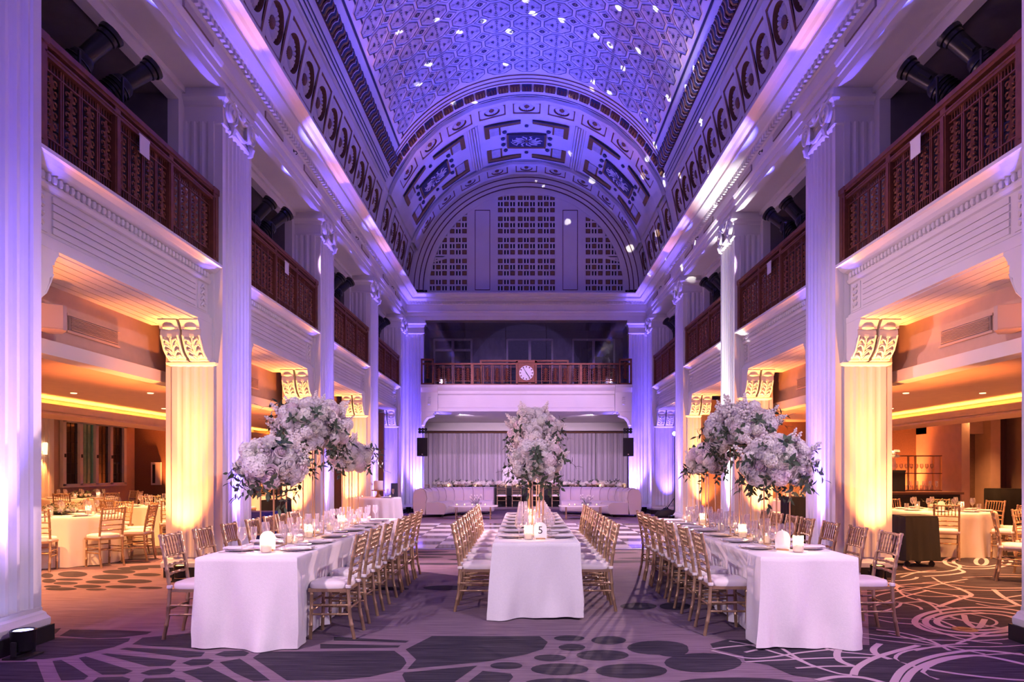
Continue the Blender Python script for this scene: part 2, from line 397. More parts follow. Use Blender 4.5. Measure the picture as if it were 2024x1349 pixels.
# dance floor
df = thing('dance_floor', 'glossy checkerboard dance floor of white and dark tiles', 'dance floor', (-3.61, 13.37, 0))
T = 0.62; NX, NY = 12, 10
edge = MB()
for x0, x1, y0, y1 in ((-.12, NX * T + .12, -.12, 0), (-.12, NX * T + .12, NY * T, NY * T + .12), (-.12, 0, 0, NY * T), (NX * T, NX * T + .12, 0, NY * T)):
    edge.box(x0, x1, y0, y1, 0.002, 0.014)
part('edge_ramp', edge.mesh('edge_ramp', 'blue_lit_edge'), df)
tw = MB().box(.003, T - .003, .003, T - .003, 0.002, 0.022)
tmw, tmb = tw.mesh('tile_white', 'tile_white'), tw.mesh('tile_dark', 'tile_black')
for i in range(NX):
    for j in range(NY):
        part('tile', tmw if (i + j) % 2 == 0 else tmb, df, (i * T, j * T, 0))

# ------------------------------------------------------------------ piers
def rect_loft(m, x0, x1, y0, y1, steps, mi=0):
    n = len(steps); vs = []
    for e, z in steps: vs += [(x0 - e, y0 - e, z), (x1 + e, y0 - e, z), (x1 + e, y1 + e, z), (x0 - e, y1 + e, z)]
    fs = [(i * 4 + j, i * 4 + (j + 1) % 4, i * 4 + 4 + (j + 1) % 4, i * 4 + 4 + j) for i in range(n - 1) for j in range(4)]
    fs += [(3, 2, 1, 0), tuple(range(4 * n - 4, 4 * n))]
    m.add(vs, fs, mi)
def flutes(a, b_, n, depth, gap=0.25):               # groove profile from a to b: list of (pos, depth)
    r = []; w = (b_ - a) / n
    for i in range(n):
        p = a + i * w; g = abs(w) * gap / 2 * (1 if w > 0 else -1)
        r.append((p + g, 0))
        for k in range(1, 6):
            t = k / 6; r.append((p + g + (w - 2 * g) * t, -depth * math.sin(PI * t)))
        r.append((p + w - g, 0))
    return r
def pier_section(y0, y1):
    P = [(OUT, y1), (HALF, y1), (HALF, y1 - .10), (HALF + .02, y1 - .11)]
    for y, d in flutes(y1 - .12, y0 + .12, 6, .045): P.append((HALF + .02 - d, y))
    P += [(HALF + .02, y0 + .11), (HALF, y0 + .10), (HALF, y0), (HALF + .11, y0), (HALF + .11, y0 - .035)]
    for x, d in flutes(HALF + .17, HALF + .63, 4, .014, .3): P.append((x, y0 - .035 - d))
    P += [(HALF + .69, y0 - .035), (HALF + .69, y0), (OUT, y0)]
    return P
def bracket_mesh():
    m = MB(); W = .125
    prof = [(0, 3.52), (.44, 3.52), (.44, 3.49), (.41, 3.46), (.38, 3.41), (.38, 3.385), (.35, 3.38), (.36, 3.33), (.35, 3.28), (.31, 3.25), (.30, 3.20), (.265, 3.13), (.21, 3.06), (.15, 3.02), (.145, 2.995), (.10, 2.99), (0, 2.99)]
    m.prism(prof, lambda u, v, t: (t, -u, v), -W, W)
    for sx in (-1, 1):
        m.tube([(sx * .11, -.37, 3.30), (sx * .112, -.325, 3.21), (sx * .112, -.27, 3.11), (sx * .11, -.19, 3.04), (sx * .105, -.15, 3.02)], .014, 5)
        for z, p in ((3.24, .33), (3.17, .30), (3.10, .255), (3.045, .20)):
            m.tube([(sx * .015, -p + .015, z - .045), (sx * .045, -p - .02, z - .005), (sx * .08, -p - .025, z + .01), (sx * .098, -p - .005, z - .018)], [.008, .016, .017, .008], 5)
    m.tube([(0, -.34, 3.27), (0, -.30, 3.17), (0, -.24, 3.09), (0, -.17, 3.02)], [.012, .016, .016, .01], 5)
    m.lathe([(0, -.03), (.07, -.02), (.09, .0), (.07, .02), (0, .03)], 12, (0, -.37, 3.40), sy=.5)
    return m.mesh('bracket', 'plaster', True, 35)
BRK = bracket_mesh()
def volute_mesh():
    m = MB()
    for sg in (-1, 1):
        pts = []
        for i in range(34):
            a = i / 33 * 2.4 * 2 * PI; r = .17 * (1 - i / 36)
            pts.append((.085, sg * (.34 - .0) + sg * r * math.sin(a) * -1, .17 + r * math.cos(a)))
        m.tube(pts, [.028 * (1 - i / 50) for i in range(34)], 5)
        m.lathe([(0, 0), (.15, 0), (.15, .07), (.10, .09), (0, .10)], 18)
        k = len(m.v) - 18 * 5
        M = Matrix.Translation((0, sg * .34, .17)) @ Matrix.Rotation(PI / 2, 4, 'Y')
        m.xf(M, k)
        m.lathe([(0, 0), (.05, 0), (.05, .04), (.02, .05), (0, .055)], 10); k = len(m.v) - 50
        m.xf(Matrix.Translation((.08, sg * .34, .17)) @ Matrix.Rotation(PI / 2, 4, 'Y'), k)
        m.tube([(.05, sg * .34, .02), (.10, sg * .33, -.06), (.08, sg * .34, -.14), (.03, sg * .34, -.16)], [.03, .045, .03, .012], 6)
    m.tube([(.06, -.34, .32), (.07, -.2, .26), (.075, 0, .18), (.07, .2, .26), (.06, .34, .32)], [.03, .03, .035, .03, .03], 6)
    m.tube([(.05, -.24, .05), (.07, -.12, -.02), (.075, 0, -.05), (.07, .12, -.02), (.05, .24, .05)], [.02, .03, .035, .03, .02], 6)
    m.box(0, .10, -.46, .46, .33, .40)
    m.lathe([(0, 0), (.07, 0), (.075, .03), (.03, .06), (0, .065)], 10); m.xf(Matrix.Translation((.07, 0, .27)) @ Matrix.Rotation(PI / 2, 4, 'Y'), len(m.v) - 50)
    return m.mesh('volute_capital', 'plaster', True, 40)
VOL = volute_mesh()

def uplight(loc, target, color, watts, lens, label, deg=46, rz=0, extra=None):
    t = thing('uplight', label, 'uplight', (loc[0], loc[1], 0), rz, 'black uplight cans at the pier bases')
    tilt = 0.0
    part('can', UP_CAN, t); part('yoke', UP_YOKE, t); part('base_plate', UP_BASE, t); part('lens', UP_LENS[lens], t)
    spot('uplight_lamp', (loc[0], loc[1], 0.235), target, watts, color, deg, 1.0, 0.045)
UP_CAN = MB().lathe([(.075, .05), (.085, .06), (.09, .20), (.095, .215), (.085, .22), (.08, .205), (0, .20)], 14).mesh('can', 'black_metal', True)
UP_YOKE = MB().box(-.115, -.10, -.02, .02, .01, .14).box(.10, .115, -.02, .02, .01, .14).box(-.115, .115, -.02, .02, .012, .03).mesh('yoke', 'black')
UP_BASE = MB().box(-.11, .11, -.09, .09, 0, .014).mesh('base_plate', 'black')
UP_LENS = {k: MB().lathe([(0, .207), (.07, .207), (.07, .211), (0, .213)], 12).mesh('lens', k) for k in ('lens_up', 'lens_amber')}

AMB_W, VIO_W = 660, 2300
for s, side in SIDES:
    for k in range(1, 6):
        y0, y1 = pier_y(k)
        pos = ORD[k - 1]
        m = MB(); m.prism(pier_section(y0, y1), lambda u, v, t: (s * u, v, t), .28, 6.34)
        rect_loft(m, min(s * HALF, s * OUT), max(s * HALF, s * OUT), y0, y1, [(.0, 6.30), (.025, 6.32), (.025, 6.36), (.005, 6.37), (.005, 6.55), (.03, 6.57), (.04, 6.62), (.08, 6.66), (.08, 6.70), (.05, 6.71), (.05, 6.80)])
        p = thing('fluted_pier', f'tall white fluted pier with scroll capital, {pos} from the entrance on the {SIDE_TXT[s]}', 'pier', (0, 0, 0), 0, None, 'structure')
        part('shaft', m.mesh('shaft', 'plaster'), p)
        m = MB(); rect_loft(m, min(s * HALF, s * OUT), max(s * HALF, s * OUT), y0, y1, [(.045, .13), (.05, .16), (.05, .20), (.03, .23), (.025, .25), (.005, .27), (.005, .30)])
        part('base_moulding', m.mesh('base_moulding', 'plaster', True, 30), p)
        m = MB(); m.box(min(s * (HALF - .07), s * OUT), max(s * (HALF - .07), s * OUT), y0 - .07, y1 + .07, 0, .14)
        part('plinth', m.mesh('plinth', 'black'), p)
        part('capital', VOL, p, (s * (HALF + .015), (y0 + y1) / 2, 6.38), (0, 0, 0 if s < 0 else PI))
        for bx in (4.53, 4.82):
            part('bracket', BRK, p, (s * bx, y0 - .02, 0))
            if k < 5: part('bracket', BRK, p, (s * bx, y1, 0), (0, 0, PI))
        m = MB(); rect_loft(m, min(s * 4.39, s * 4.96), max(s * 4.39, s * 4.96), y0 - .03, y0 + .02, [(0, 2.93), (.05, 2.95), (.06, 2.98), (.03, 3.0), (.02, 3.02)])
        part('bracket_tray', m.mesh('bracket_tray', 'plaster'), p)
        # uplights: violet on the hall face, amber on the face towards the entrance
        white = (s > 0 and k == 3)
        c = C_WHITE if white else C_VIOLET
        yc = (y0 + y1) / 2 if k < 5 else y0 + .32
        uplight((s * (HALF - .21), yc, 0), (s * (HALF + .30), yc, 3.6), c, VIO_W * (1.7 if white else 1.0), 'lens_up',
                f'black uplight can shining up the hall face of the {pos} pier, {SIDE_TXT[s]}', 32, PI / 2)
        spot('uplight_fill', (s * (HALF - .21), yc, .235), (s * (HALF - 1.6), yc, 4.0), 60, (.55, .30, 1.0), 110, 1.0, .045)  # wide second lamp at the can, added as lavender fill
        if k > 1:
            ac = C_AMBER if k < 5 else C_VIOLET
            uplight((s * 4.665, y0 - .38, 0), (s * 5.15, y0 - .06, 2.9), ac, AMB_W * (1 if k < 5 else .9), 'lens_amber' if k < 5 else 'lens_up',
                    f'black uplight can at the front foot of the {pos} pier, {SIDE_TXT[s]}', 66)
            spot('uplight_core', (s * 4.665, y0 - .38, .235), (s * 4.665, y0 - .13, 3.0), 1100, (1.0, .42, .09) if k < 5 else C_VIOLET, 24, 1.0, .045)
        if k < 5:
            uplight((s * 4.72, y1 + .40, 0), (s * 5.25, y1 + .2, 3.0), C_AMBER, AMB_W * .8, 'lens_amber', f'black uplight can at the rear foot of the {pos} pier, {SIDE_TXT[s]}', 60)

# ------------------------------------------------------------------ entablature round three sides
ENT = [(-.62, 6.80), (0, 6.80), (0, 6.92), (.025, 6.92), (.025, 7.04), (.05, 7.05), (.07, 7.10), (.03, 7.10), (.03, 7.32), (.06, 7.34), (.06, 7.43), (.13, 7.45), (.15, 7.47), (.30, 7.48), (.30, 7.54), (.38, 7.56), (.42, 7.59), (.50, 7.61), (.50, 7.65), (-.15, 7.72)]
def ent_seg(side):
    m = MB(); n = len(ENT); vs = []
    for d, z in ENT:
        if side == 'back': a = (-(HALF - d), BACK - d, z); c = (HALF - d, BACK - d, z)
        else:
            s = -1 if side == 'left' else 1
            a = (s * (HALF - d), -1.0, z); c = (s * (HALF - d), BACK - d, z)
        vs += [a, c]
    m.add(vs, [(2 * i, 2 * i + 1, 2 * i + 3, 2 * i + 2) for i in range(n - 1)])
    return m.mesh('entablature', 'plaster')
dent = MB().box(-.016, .016, -.03, .03, -.04, .04)
for i, (side, txt) in enumerate((('left', 'moulded white cornice above the cake table side piers'), ('back', 'moulded white cornice above the balcony with the clock'), ('right', 'moulded white cornice above the bar side piers'))):
    e = tag(link(f'trim_{i + 1}', ent_seg(side)), txt, 'cornice', None, 'structure')
    m = MB()
    if side == 'back':
        x = -4.1
        while x < 4.1: m.box(x, x + .05, BACK - .115, BACK - .05, 7.35, 7.425); x += .1
    else:
        s = -1 if side == 'left' else 1; y = 5.0
        while y < BACK - .1: m.box(min(s * (HALF - .12), s * (HALF - .05)), max(s * (HALF - .12), s * (HALF - .05)), y, y + .07, 7.35, 7.425); y += .125
    part('dentil_row', m.mesh('dentil_row', 'plaster'), e)['kind'] = 'stuff'
    if side != 'back':
        s = -1 if side == 'left' else 1
        vg = MB().box(-.012, .012, -.42, .42, -.055, .055, 0)
        for q in range(9): vg.box(-.02, .02, -.40, .40, -.045 + q * .0105, -.041 + q * .0105, 1)
        vgm = vg.mesh('vent_grille', ['vent', 'plaster_matte'])
        for k in range(1, 5):
            for dy in (.9, 2.9):
                part('vent_grille', vgm, e, (s * (HALF - .035), pier_y(k)[1] + dy, 7.22))
        hk = MB().tube([(0, 0, 0), (-s * .05, 0, -.01), (-s * .07, 0, -.05), (-s * .04, 0, -.07)], .008, 5).box(-.01, .01, -.02, .02, -.02, .02).mesh('hook', 'black_metal')
        for k in range(1, 5):
            part('hook', hk, e, (s * (HALF - .03), pier_y(k)[1] + 1.9, 7.27))

# ------------------------------------------------------------------ vault
m = MB(); NA = 96
angs = [PI * i / NA for i in range(NA + 1)]
cut = math.radians(19.5)
prof = []
for a in angs:
    prof.append((a, VR + (.14 if (a < cut or a > PI - cut) else 0)))
def vpt(a, r, y): return (r * math.cos(a), y, VZ + r * math.sin(a))
ys = [-1.0, 6, 12, 18, BACK + .25]
m.grid(len(prof), len(ys), lambda i, j: vpt(prof[i][0], prof[i][1], ys[j]))
ceiling = struct('ceiling', m.mesh('ceiling', 'vault_paint', True, 30), 'painted barrel vault with octagon tiles and rosette coffers')
def vault_M(phi, y, w=0.0):
    sn, cs = math.sin(phi), math.cos(phi); r = VR - w
    return Matrix(((cs, 0, -sn, r * sn), (0, -1, 0, y), (-sn, 0, -cs, VZ + r * cs), (0, 0, 0, 1)))
def on_vault(name, me, phi, y, w=0.0, parent=None):
    o = link(name, me); o.parent = parent or ceiling; o.matrix_world = vault_M(phi, y, w) ; o.matrix_local = vault_M(phi, y, w)
    return o
def bend(m, R=VR):
    m.v = [(x, y, z + x * x / (2 * R)) for x, y, z in m.v]; return m
def ring_rect(m, a, b_, c, d, z0, z1, mi):          # frame between rectangles (a,b) outer and (c,d) inner half sizes
    vs = [(sx * p, sy * q, z) for (p, q, z) in ((a, b_, z0), (c, d, z1)) for sx, sy in ((-1, -1), (1, -1), (1, 1), (-1, 1))]
    m.add(vs, [(i, (i + 1) % 4, 4 + (i + 1) % 4, 4 + i) for i in range(4)], mi)
def coffer_mesh(U, V, u, v, r, skirt=0.0, deep=.12):
    m = MB()
    ring_rect(m, U, V, u, v, 0, 0, 0)
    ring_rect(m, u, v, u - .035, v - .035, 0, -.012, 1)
    uu, vv = u - .035, v - .035; n = 32; sq = []; ci = []
    for i in range(n):
        a = 2 * PI * (i + .5) / n; c, s_ = math.cos(a), math.sin(a)
        k = min(uu / abs(c) if abs(c) > 1e-6 else 9, vv / abs(s_) if abs(s_) > 1e-6 else 9)
        sq.append((c * k, s_ * k, -.012)); ci.append((c * r, s_ * r, -.012))
    bt = [(x, y, -deep) for x, y, _ in ci]
    m.add(sq + ci + bt, [(i, (i + 1) % n, n + (i + 1) % n, n + i) for i in range(n)], 0)
    o = len(m.v) - 3 * n
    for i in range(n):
        m.f.append([o + n + i, o + n + (i + 1) % n, o + 2 * n + (i + 1) % n, o + 2 * n + i]); m.m.append(1)  # hole wall coloured dark to stand for the shade inside the recess
    m.f.append([o + 2 * n + i for i in range(n)]); m.m.append(0)
    if skirt: ring_rect(m, U, V, U, V, -skirt, 0, 0)
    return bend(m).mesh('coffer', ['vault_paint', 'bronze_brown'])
def rosette_mesh(r, deep):
    m = MB(); n = 20
    for i in range(n):
        a0 = 2 * PI * (i + .06) / n; a1 = 2 * PI * (i + .94) / n; am = (a0 + a1) / 2
        ri = r * .36
        vs = [(math.cos(a) * q, math.sin(a) * q, z - deep) for a, q, z in ((a0, ri, .02), (a1, ri, .02), (a1, r * .93, .045), (am, r, .05), (a0, r * .93, .045), (am, ri, .035), (am, r * .8, .075))]
        m.add(vs, [(0, 5, 6, 4), (5, 1, 2, 6), (6, 2, 3), (4, 6, 3)], 0)
    m.lathe([(r * .4, .015 - deep), (r * .38, .05 - deep), (r * .25, .07 - deep), (0, .075 - deep)], 14, mi=1)
    return m.mesh('rosette', ['vault_paint', 'bronze_brown'])
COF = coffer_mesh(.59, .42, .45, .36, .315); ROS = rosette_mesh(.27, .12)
cofY = [19.02 - .84 * i for i in range(14)] 
phi0 = math.radians(90 - 11.5)
for s in (-1, 1):
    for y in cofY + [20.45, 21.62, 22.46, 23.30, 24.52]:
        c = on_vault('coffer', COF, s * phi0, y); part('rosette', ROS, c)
    m = MB()                                          # plain frieze between the coffers at the far end
    for y0, y1 in ((19.44, 20.03), (20.87, 21.20), (23.72, 24.10), (24.94, 25.24)):
        aa = [math.radians(3.0 + i * 16.7 / 6) for i in range(7)]
        m.grid(7, 2, lambda i, j: (s * VR * math.cos(aa[i]), (y0, y1)[j], VZ + VR * math.sin(aa[i])))
    part('frieze_plain', m.mesh('frieze_plain', 'vault_paint'), ceiling)
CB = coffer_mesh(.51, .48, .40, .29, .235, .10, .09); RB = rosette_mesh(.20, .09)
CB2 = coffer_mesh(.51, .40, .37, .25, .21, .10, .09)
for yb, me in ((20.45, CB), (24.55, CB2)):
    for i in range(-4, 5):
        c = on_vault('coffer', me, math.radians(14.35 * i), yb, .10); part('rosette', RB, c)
    for sg in (-1, 1):                                # plain feet of the arch band
        m = MB(); h = .48 if me is CB else .40
        aa = [math.radians(19.3 + i * 1.05) for i in range(7)]
        m.grid(7, 4, lambda i, j: (sg * (VR - (0, .1, .1, 0)[j]) * math.cos(aa[i]), yb + (-h, -h, h, h)[j], VZ + (VR - (0, .1, .1, 0)[j]) * math.sin(aa[i])))
        part('arch_foot', m.mesh('arch_foot', 'vault_paint'), ceiling)
# octagon and diamond tiles
def octa_mesh(w, h, cu, cv):
    m = MB()
    def ring(k, z): 
        a, b_ = w / 2 - k, h / 2 - k; c, d = a - cu + k * .3, b_ - cv + k * .3
        return [(-c, -b_, z), (c, -b_, z), (a, -d, z), (a, d, z), (c, b_, z), (-c, b_, z), (-a, d, z), (-a, -d, z)]
    R = [ring(0, 0.0), ring(.006, .03), ring(.024, .03), ring(.034, .012)]
    o = []; [o.extend(r) for r in R]
    fs = []; mi = []
    m.add(o, [], 0)
    for q, mt in ((0, 0), (1, 1), (2, 0)):
        for i in range(8):
            m.f.append([q * 8 + i, q * 8 + (i + 1) % 8, q * 8 + 8 + (i + 1) % 8, q * 8 + 8 + i]); m.m.append(mt)
    m.f.append([24 + i for i in range(8)]); m.m.append(2)
    z = .036
    def dia(x, y, a, b_): m.add([(x - a, y, z), (x, y - b_, z), (x + a, y, z), (x, y + b_, z)], [(0, 1, 2, 3)], 1)
    def chev(x, y, a, sg): m.add([(x - a, y, z), (x, y + sg * a * 1.1, z), (x + a, y, z), (x, y + sg * a * .35, z)], [(0, 1, 2, 3)], 1)
    for sg in (-1, 1):
        chev(0, sg * .085, .046, sg); dia(0, sg * .05, .016, .022); chev(0, sg * .185, .034, sg); dia(-.03, sg * .18, .010, .026); dia(.03, sg * .18, .010, .026); dia(0, sg * .165, .010, .016)
        dia(sg * .13, 0, .052, .026); dia(sg * .115, .045, .026, .015); dia(sg * .115, -.045, .026, .015); dia(sg * .215, 0, .020, .012); dia(sg * .245, .022, .018, .012); dia(sg * .245, -.022, .018, .012); dia(sg * .278, 0, .014, .012)
        for t in (-1, 1):                               # painted inner outline
            m.add([(sg * .29, t * .09, z), (sg * .30, t * .09, z), (sg * .17, t * .235, z), (sg * .16, t * .235, z)], [(0, 1, 2, 3)], 1)
    dia(0, 0, .013, .013)
    return bend(m).mesh('octagon_tile', ['vault_paint', 'navy', 'vault_tile'])
OC = octa_mesh(.66, .535, .20, .16)
def dia_mesh():
    m = MB(); a, b_ = .185, .15
    def r(k, z): return [(-a + k * 1.2, 0, z), (0, -b_ + k, z), (a - k * 1.2, 0, z), (0, b_ - k, z)]
    o = []; [o.extend(q) for q in (r(0, 0), r(.006, .03), r(.022, .03), r(.032, .012), r(.032, .012))]
    m.add(o, [], 0)
    for q, mt in ((0, 0), (1, 1), (2, 0)):
        for i in range(4): m.f.append([q * 4 + i, q * 4 + (i + 1) % 4, q * 4 + 4 + (i + 1) % 4, q * 4 + 4 + i]); m.m.append(mt)
    m.f.append([12, 13, 14, 15]); m.m.append(0)
    for sx in (-1, 1):
        for sy in (-1, 1):
            m.add([(sx * .006, sy * .006, .030), (sx * .075, sy * .008, .030), (sx * .045, sy * .04, .030), (sx * .008, sy * .062, .030)], [(0, 1, 2, 3)], 1)
        m.add([(sx * .05, 0, .030), (sx * .07, .01, .030), (sx * .085, 0, .030), (sx * .07, -.01, .030)], [(0, 1, 2, 3)], 1)
        m.add([(0, sx * .055, .030), (.012, sx * .07, .030), (0, sx * .085, .030), (-.012, sx * .07, .030)], [(0, 1, 2, 3)], 1)
    return m.mesh('diamond_tile', ['vault_paint', 'navy'])
DI = dia_mesh()
PW, PH = 0.724, 0.585; dphi = PW / VR
for j in range(11):
    y = 18.44 - PH * j
    for i in range(-5, 6):
        if abs(i * PW) > 3.66: continue
        on_vault('octagon_tile', OC, i * dphi, y)
    for i in range(-5, 5):
        on_vault('diamond_tile', DI, (i + .5) * dphi, y - PH / 2)
# border lines and mouldings of the vault field
m = MB()
def arc_strip(m, r, y0, y1, a0, a1, mi=0, n=48):
    aa = [math.radians(a0 + (a1 - a0) * i / n) for i in range(n + 1)]
    m.grid(n + 1, 2, lambda i, j: (r * math.cos(aa[i]), (y0, y1)[j], VZ + r * math.sin(aa[i])), mi)
for y, w, r in ((18.86, .05, VR - .012), (19.05, .04, VR - .012), (19.22, .04, VR - .012)): arc_strip(m, r, y, y + w, 36 if y < 18.9 else 31, 144 if y < 18.9 else 149, 1)
for sg in (0, 1):
    for a, da, y1 in ((33.6, .8, 19.05), (37.0, .6, 18.88), (22.5, .35, 19.4), (23.6, .35, 19.4), (21.0, .35, 19.4)):
        aa = (a, a + da) if not sg else (180 - a - da, 180 - a)
        arc_strip(m, VR - .012, 5, y1, aa[0], aa[1], 0, 2)
part('border_lines', m.mesh('border_lines', ['navy', 'bronze_brown']), ceiling)
for yb in (19.88, 21.02, 24.06):                       # lines beside the arch bands
    m = MB(); arc_strip(m, VR - .012, yb, yb + .03, 20, 160); part('arch_line', m.mesh('arch_line', 'navy'), ceiling)
blk = MB(); blk.box(-.135, .135, -.15, .15, 0, .05, 0)
for q in (-1, 0, 1): blk.tube([(q * .08, -.12, .05), (q * .09, 0, .075), (q * .08, .12, .05)], [.02, .03, .02], 5, 1)
BLK = bend(blk).mesh('gilt_block', ['maroon', 'gilt'], True, 40)
blk2 = MB(); blk2.box(-.135, .135, -.15, .15, 0, .05, 0)
for q in (-1, 0, 1): blk2.tube([(q * .08, -.12, .05), (q * .09, 0, .075), (q * .08, .12, .05)], [.02, .03, .02], 5, 1)
BLK2 = bend(blk2).mesh('gilt_block', ['navy', 'maroon'], True, 40)
for i in range(-14, 15):
    on_vault('gilt_block', BLK if i % 3 else BLK2, i * .327 / VR, 19.5)
# wavy gilt moulding on both long sides
wv = MB(); wv.box(-.18, .18, -.135, .135, 0, .03, 0)
for q, mt, rr in ((0, 3, .034), (.05, 2, .012), (-.07, 1, .030), (.09, 0, .02)):
    wv.tube([(-.16, q - .03, .03), (-.09, q + .04, .06), (-.01, q + .03, .075), (.05, q - .04, .075), (.11, q - .04, .06), (.16, q + .03, .03)], rr, 5, mt)
WV = wv.mesh('wave_leaf', ['maroon', 'gilt', 'vault_paint', 'navy'], True, 40)
for s in (-1, 1):
    for i in range(42):
        on_vault('wave_leaf', WV, s * math.radians(90 - 28.5), 19.2 - .27 * i)
# big ornamental panels between the arch bands
def panel_mesh(U, V):
    m = MB(); bx = m.box
    def fr(x0, x1, y0, y1, mi, z=.03): bx(x0, x1, y0, y1, 0.004, z, mi)
    for sx in (-1, 1):
        for sy in (-1, 1):
            X = sorted((sx * U, sx * .18)); fr(X[0], X[1], *sorted((sy * V, sy * (V - .20))), 1); fr(X[0], X[1], *sorted((sy * V, sy * (V - .04))), 2, .04)
            X = sorted((sx * U, sx * (U - .14))); fr(X[0], X[1], *sorted((sy * V, sy * .42)), 1)
            X = sorted((sx * (U - .14), sx * .85)); fr(X[0], X[1], *sorted((sy * (V - .16), sy * .48)), 3, .012)
            X = sorted((sx * .85, sx * .80)); fr(X[0], X[1], *sorted((sy * (V - .16), sy * .48)), 1, .02)
            for px, py in ((.68, .62), (.74, .2)):
                m.lathe([(0, 0), (.07, 0), (.07, .03), (.03, .06), (0, .06)], 8, (sx * px, sy * py, .01), 2)
        m.lathe([(0, 0), (.06, 0), (.06, .03), (0, .05)], 8, (0, sx * .9, .01), 2)
    bx(-.62, .62, -.46, .46, .004, .03, 2); ring_rect(m, .62, .46, .55, .39, .05, .035, 1)
    for i in range(12):
        a = 2 * PI * i / 12
        m.tube([(.14 * math.cos(a), .12 * math.sin(a), .05), (.32 * math.cos(a), .22 * math.sin(a), .07), (.46 * math.cos(a + .3), .32 * math.sin(a + .3), .07), (.50 * math.cos(a + .05), .36 * math.sin(a + .05), .05)], [.03, .028, .022, .012], 5, 0)
    for i in range(16):
        a = 2 * PI * i / 16; m.tube([(.11 * math.cos(a), .11 * math.sin(a), .06), (.11 * math.cos(a + .4), .11 * math.sin(a + .4), .06)], .02, 4, 0)
    m.lathe([(0, 0), (.06, 0), (.05, .04), (0, .05)], 10, (0, 0, .04), 1)
    return bend(m).mesh('ornate_panel', ['vault_paint', 'gilt', 'navy', 'vault_tile'], True, 30)
PN = panel_mesh(1.28, 1.25)
for ph in (0, -45.5, 45.5): on_vault('ornate_panel', PN, math.radians(ph), 22.55, .01)
for ph in (-22.8, 22.8):
    m = MB()
    for q in range(5): m.box(-.20 + q * .085, -.155 + q * .085, -1.45, 1.45, 0, .03 + .02 * (2 - abs(q - 2)))
    on_vault('vault_rib', m.mesh('vault_rib', 'vault_paint'), math.radians(ph), 22.55)

# ------------------------------------------------------------------ back tympanum
TY = BACK + .22
m = MB(); n = 64
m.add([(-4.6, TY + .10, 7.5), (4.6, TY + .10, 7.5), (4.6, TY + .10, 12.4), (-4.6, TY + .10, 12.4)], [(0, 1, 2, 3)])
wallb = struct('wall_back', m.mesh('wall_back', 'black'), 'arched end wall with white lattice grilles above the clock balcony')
def annulus(m, r0, r1, y0, y1, mi=0, n=64):
    aa = [PI * i / n for i in range(n + 1)]
    P = ((r0, y1), (r0, y0), (r1, y0), (r1, y1))
    m.grid(n + 1, 4, lambda i, j: (P[j][0] * math.cos(aa[i]), P[j][1], VZ + P[j][0] * math.sin(aa[i])), mi)
m = MB(); annulus(m, 3.46, 3.66, TY - .03, TY + .1); annulus(m, 3.66, 3.84, TY - .07, TY + .1); annulus(m, 3.84, 4.16, TY - .11, TY + .1)
part('arch_ring', m.mesh('arch_ring', 'plaster_matte'), wallb)
m = MB()
for r, y in ((3.65, -.075), (3.80, -.078), (3.97, -.115)): annulus(m, r, r + .03, TY + y, TY + y + .02)
part('arch_line', m.mesh('arch_line', 'maroon'), wallb)
done = set(); lat = MB(); SUB = .218; MOD = .71; ROWP = .75; Z0 = 7.55
GT = MB().box(-.075, .075, 0, .03, -.08, .08, 0).add([(-.04, -.008, -.05), (.04, -.008, -.05), (.055, -.008, .05), (-.055, -.008, .05)], [(0, 1, 2, 3)], 1)
GT = GT.mesh('gilt_tile', ['bronze_brown', 'gilt'])
tiles = []
def lattice(xc_list, x0, x1):
    # xc_list: left edges of the modules
    zt = 11.5
    pass
    for xm in xc_list:
        row = 0; z = Z0 + .10
        for R_ in range(6):
            for rr in range(3):
                for cc in range(3):
                    a, c = xm + cc * SUB, z + rr * SUB
                    xm_, zm_ = a + SUB / 2, c + SUB / 2
                    if math.hypot(xm_, zm_ - VZ) > 3.50 or a > x1 or a + SUB < x0: continue
                    for aa_ in (a, a + SUB):
                        if ('v', round(aa_, 2), round(c, 2)) not in done: done.add(('v', round(aa_, 2), round(c, 2))); lat.box(aa_ - .026, aa_ + .026, TY, TY + .06, c, c + SUB)
                    for c_ in (c, c + SUB):
                        if ('h', round(a, 2), round(c_, 2)) not in done: done.add(('h', round(a, 2), round(c_, 2))); lat.box(a, a + SUB, TY - .003, TY + .05, c_ - .026, c_ + .026)
                    if (rr + cc) % 2 == 0: tiles.append((xm_, zm_))
                    else: lat.box(xm_ - .022, xm_ + .022, TY + .001, TY + .06, c, c + SUB)
            if math.hypot(xm + .3, z + 3 * SUB - VZ) < 3.6: lat.box(xm - .03, xm + 3 * SUB + .03, TY - .009, TY + .06, z + 3 * SUB - .01, z + ROWP + .01)
            z += ROWP
        if xm == min(xc_list): lat.box(xm - .05, xm + .01, TY - .012, TY + .06, Z0, zt)
        lat.box(xm + 3 * SUB - .01, xm + MOD + .01, TY - .012, TY + .06, Z0, zt)
lattice([-1.035, -.325, .385], -1.06, 1.08)
lattice([-2.75, -3.46, -4.17], -4.1, -2.05)
lattice([2.09, 2.80, 3.51], 2.05, 4.1)
lat.v = [(x, y, min(z, VZ + math.sqrt(max(0.0, 3.62 ** 2 - min(abs(x), 3.6) ** 2)))) for x, y, z in lat.v]
lat.v = [(max(-3.62, min(3.62, x)), y, z) for x, y, z in lat.v]
part('lattice', lat.mesh('lattice', 'plaster_matte'), wallb)['kind'] = 'stuff'
for x, z in tiles: part('gilt_tile', GT, wallb, (x, TY + .02, z))
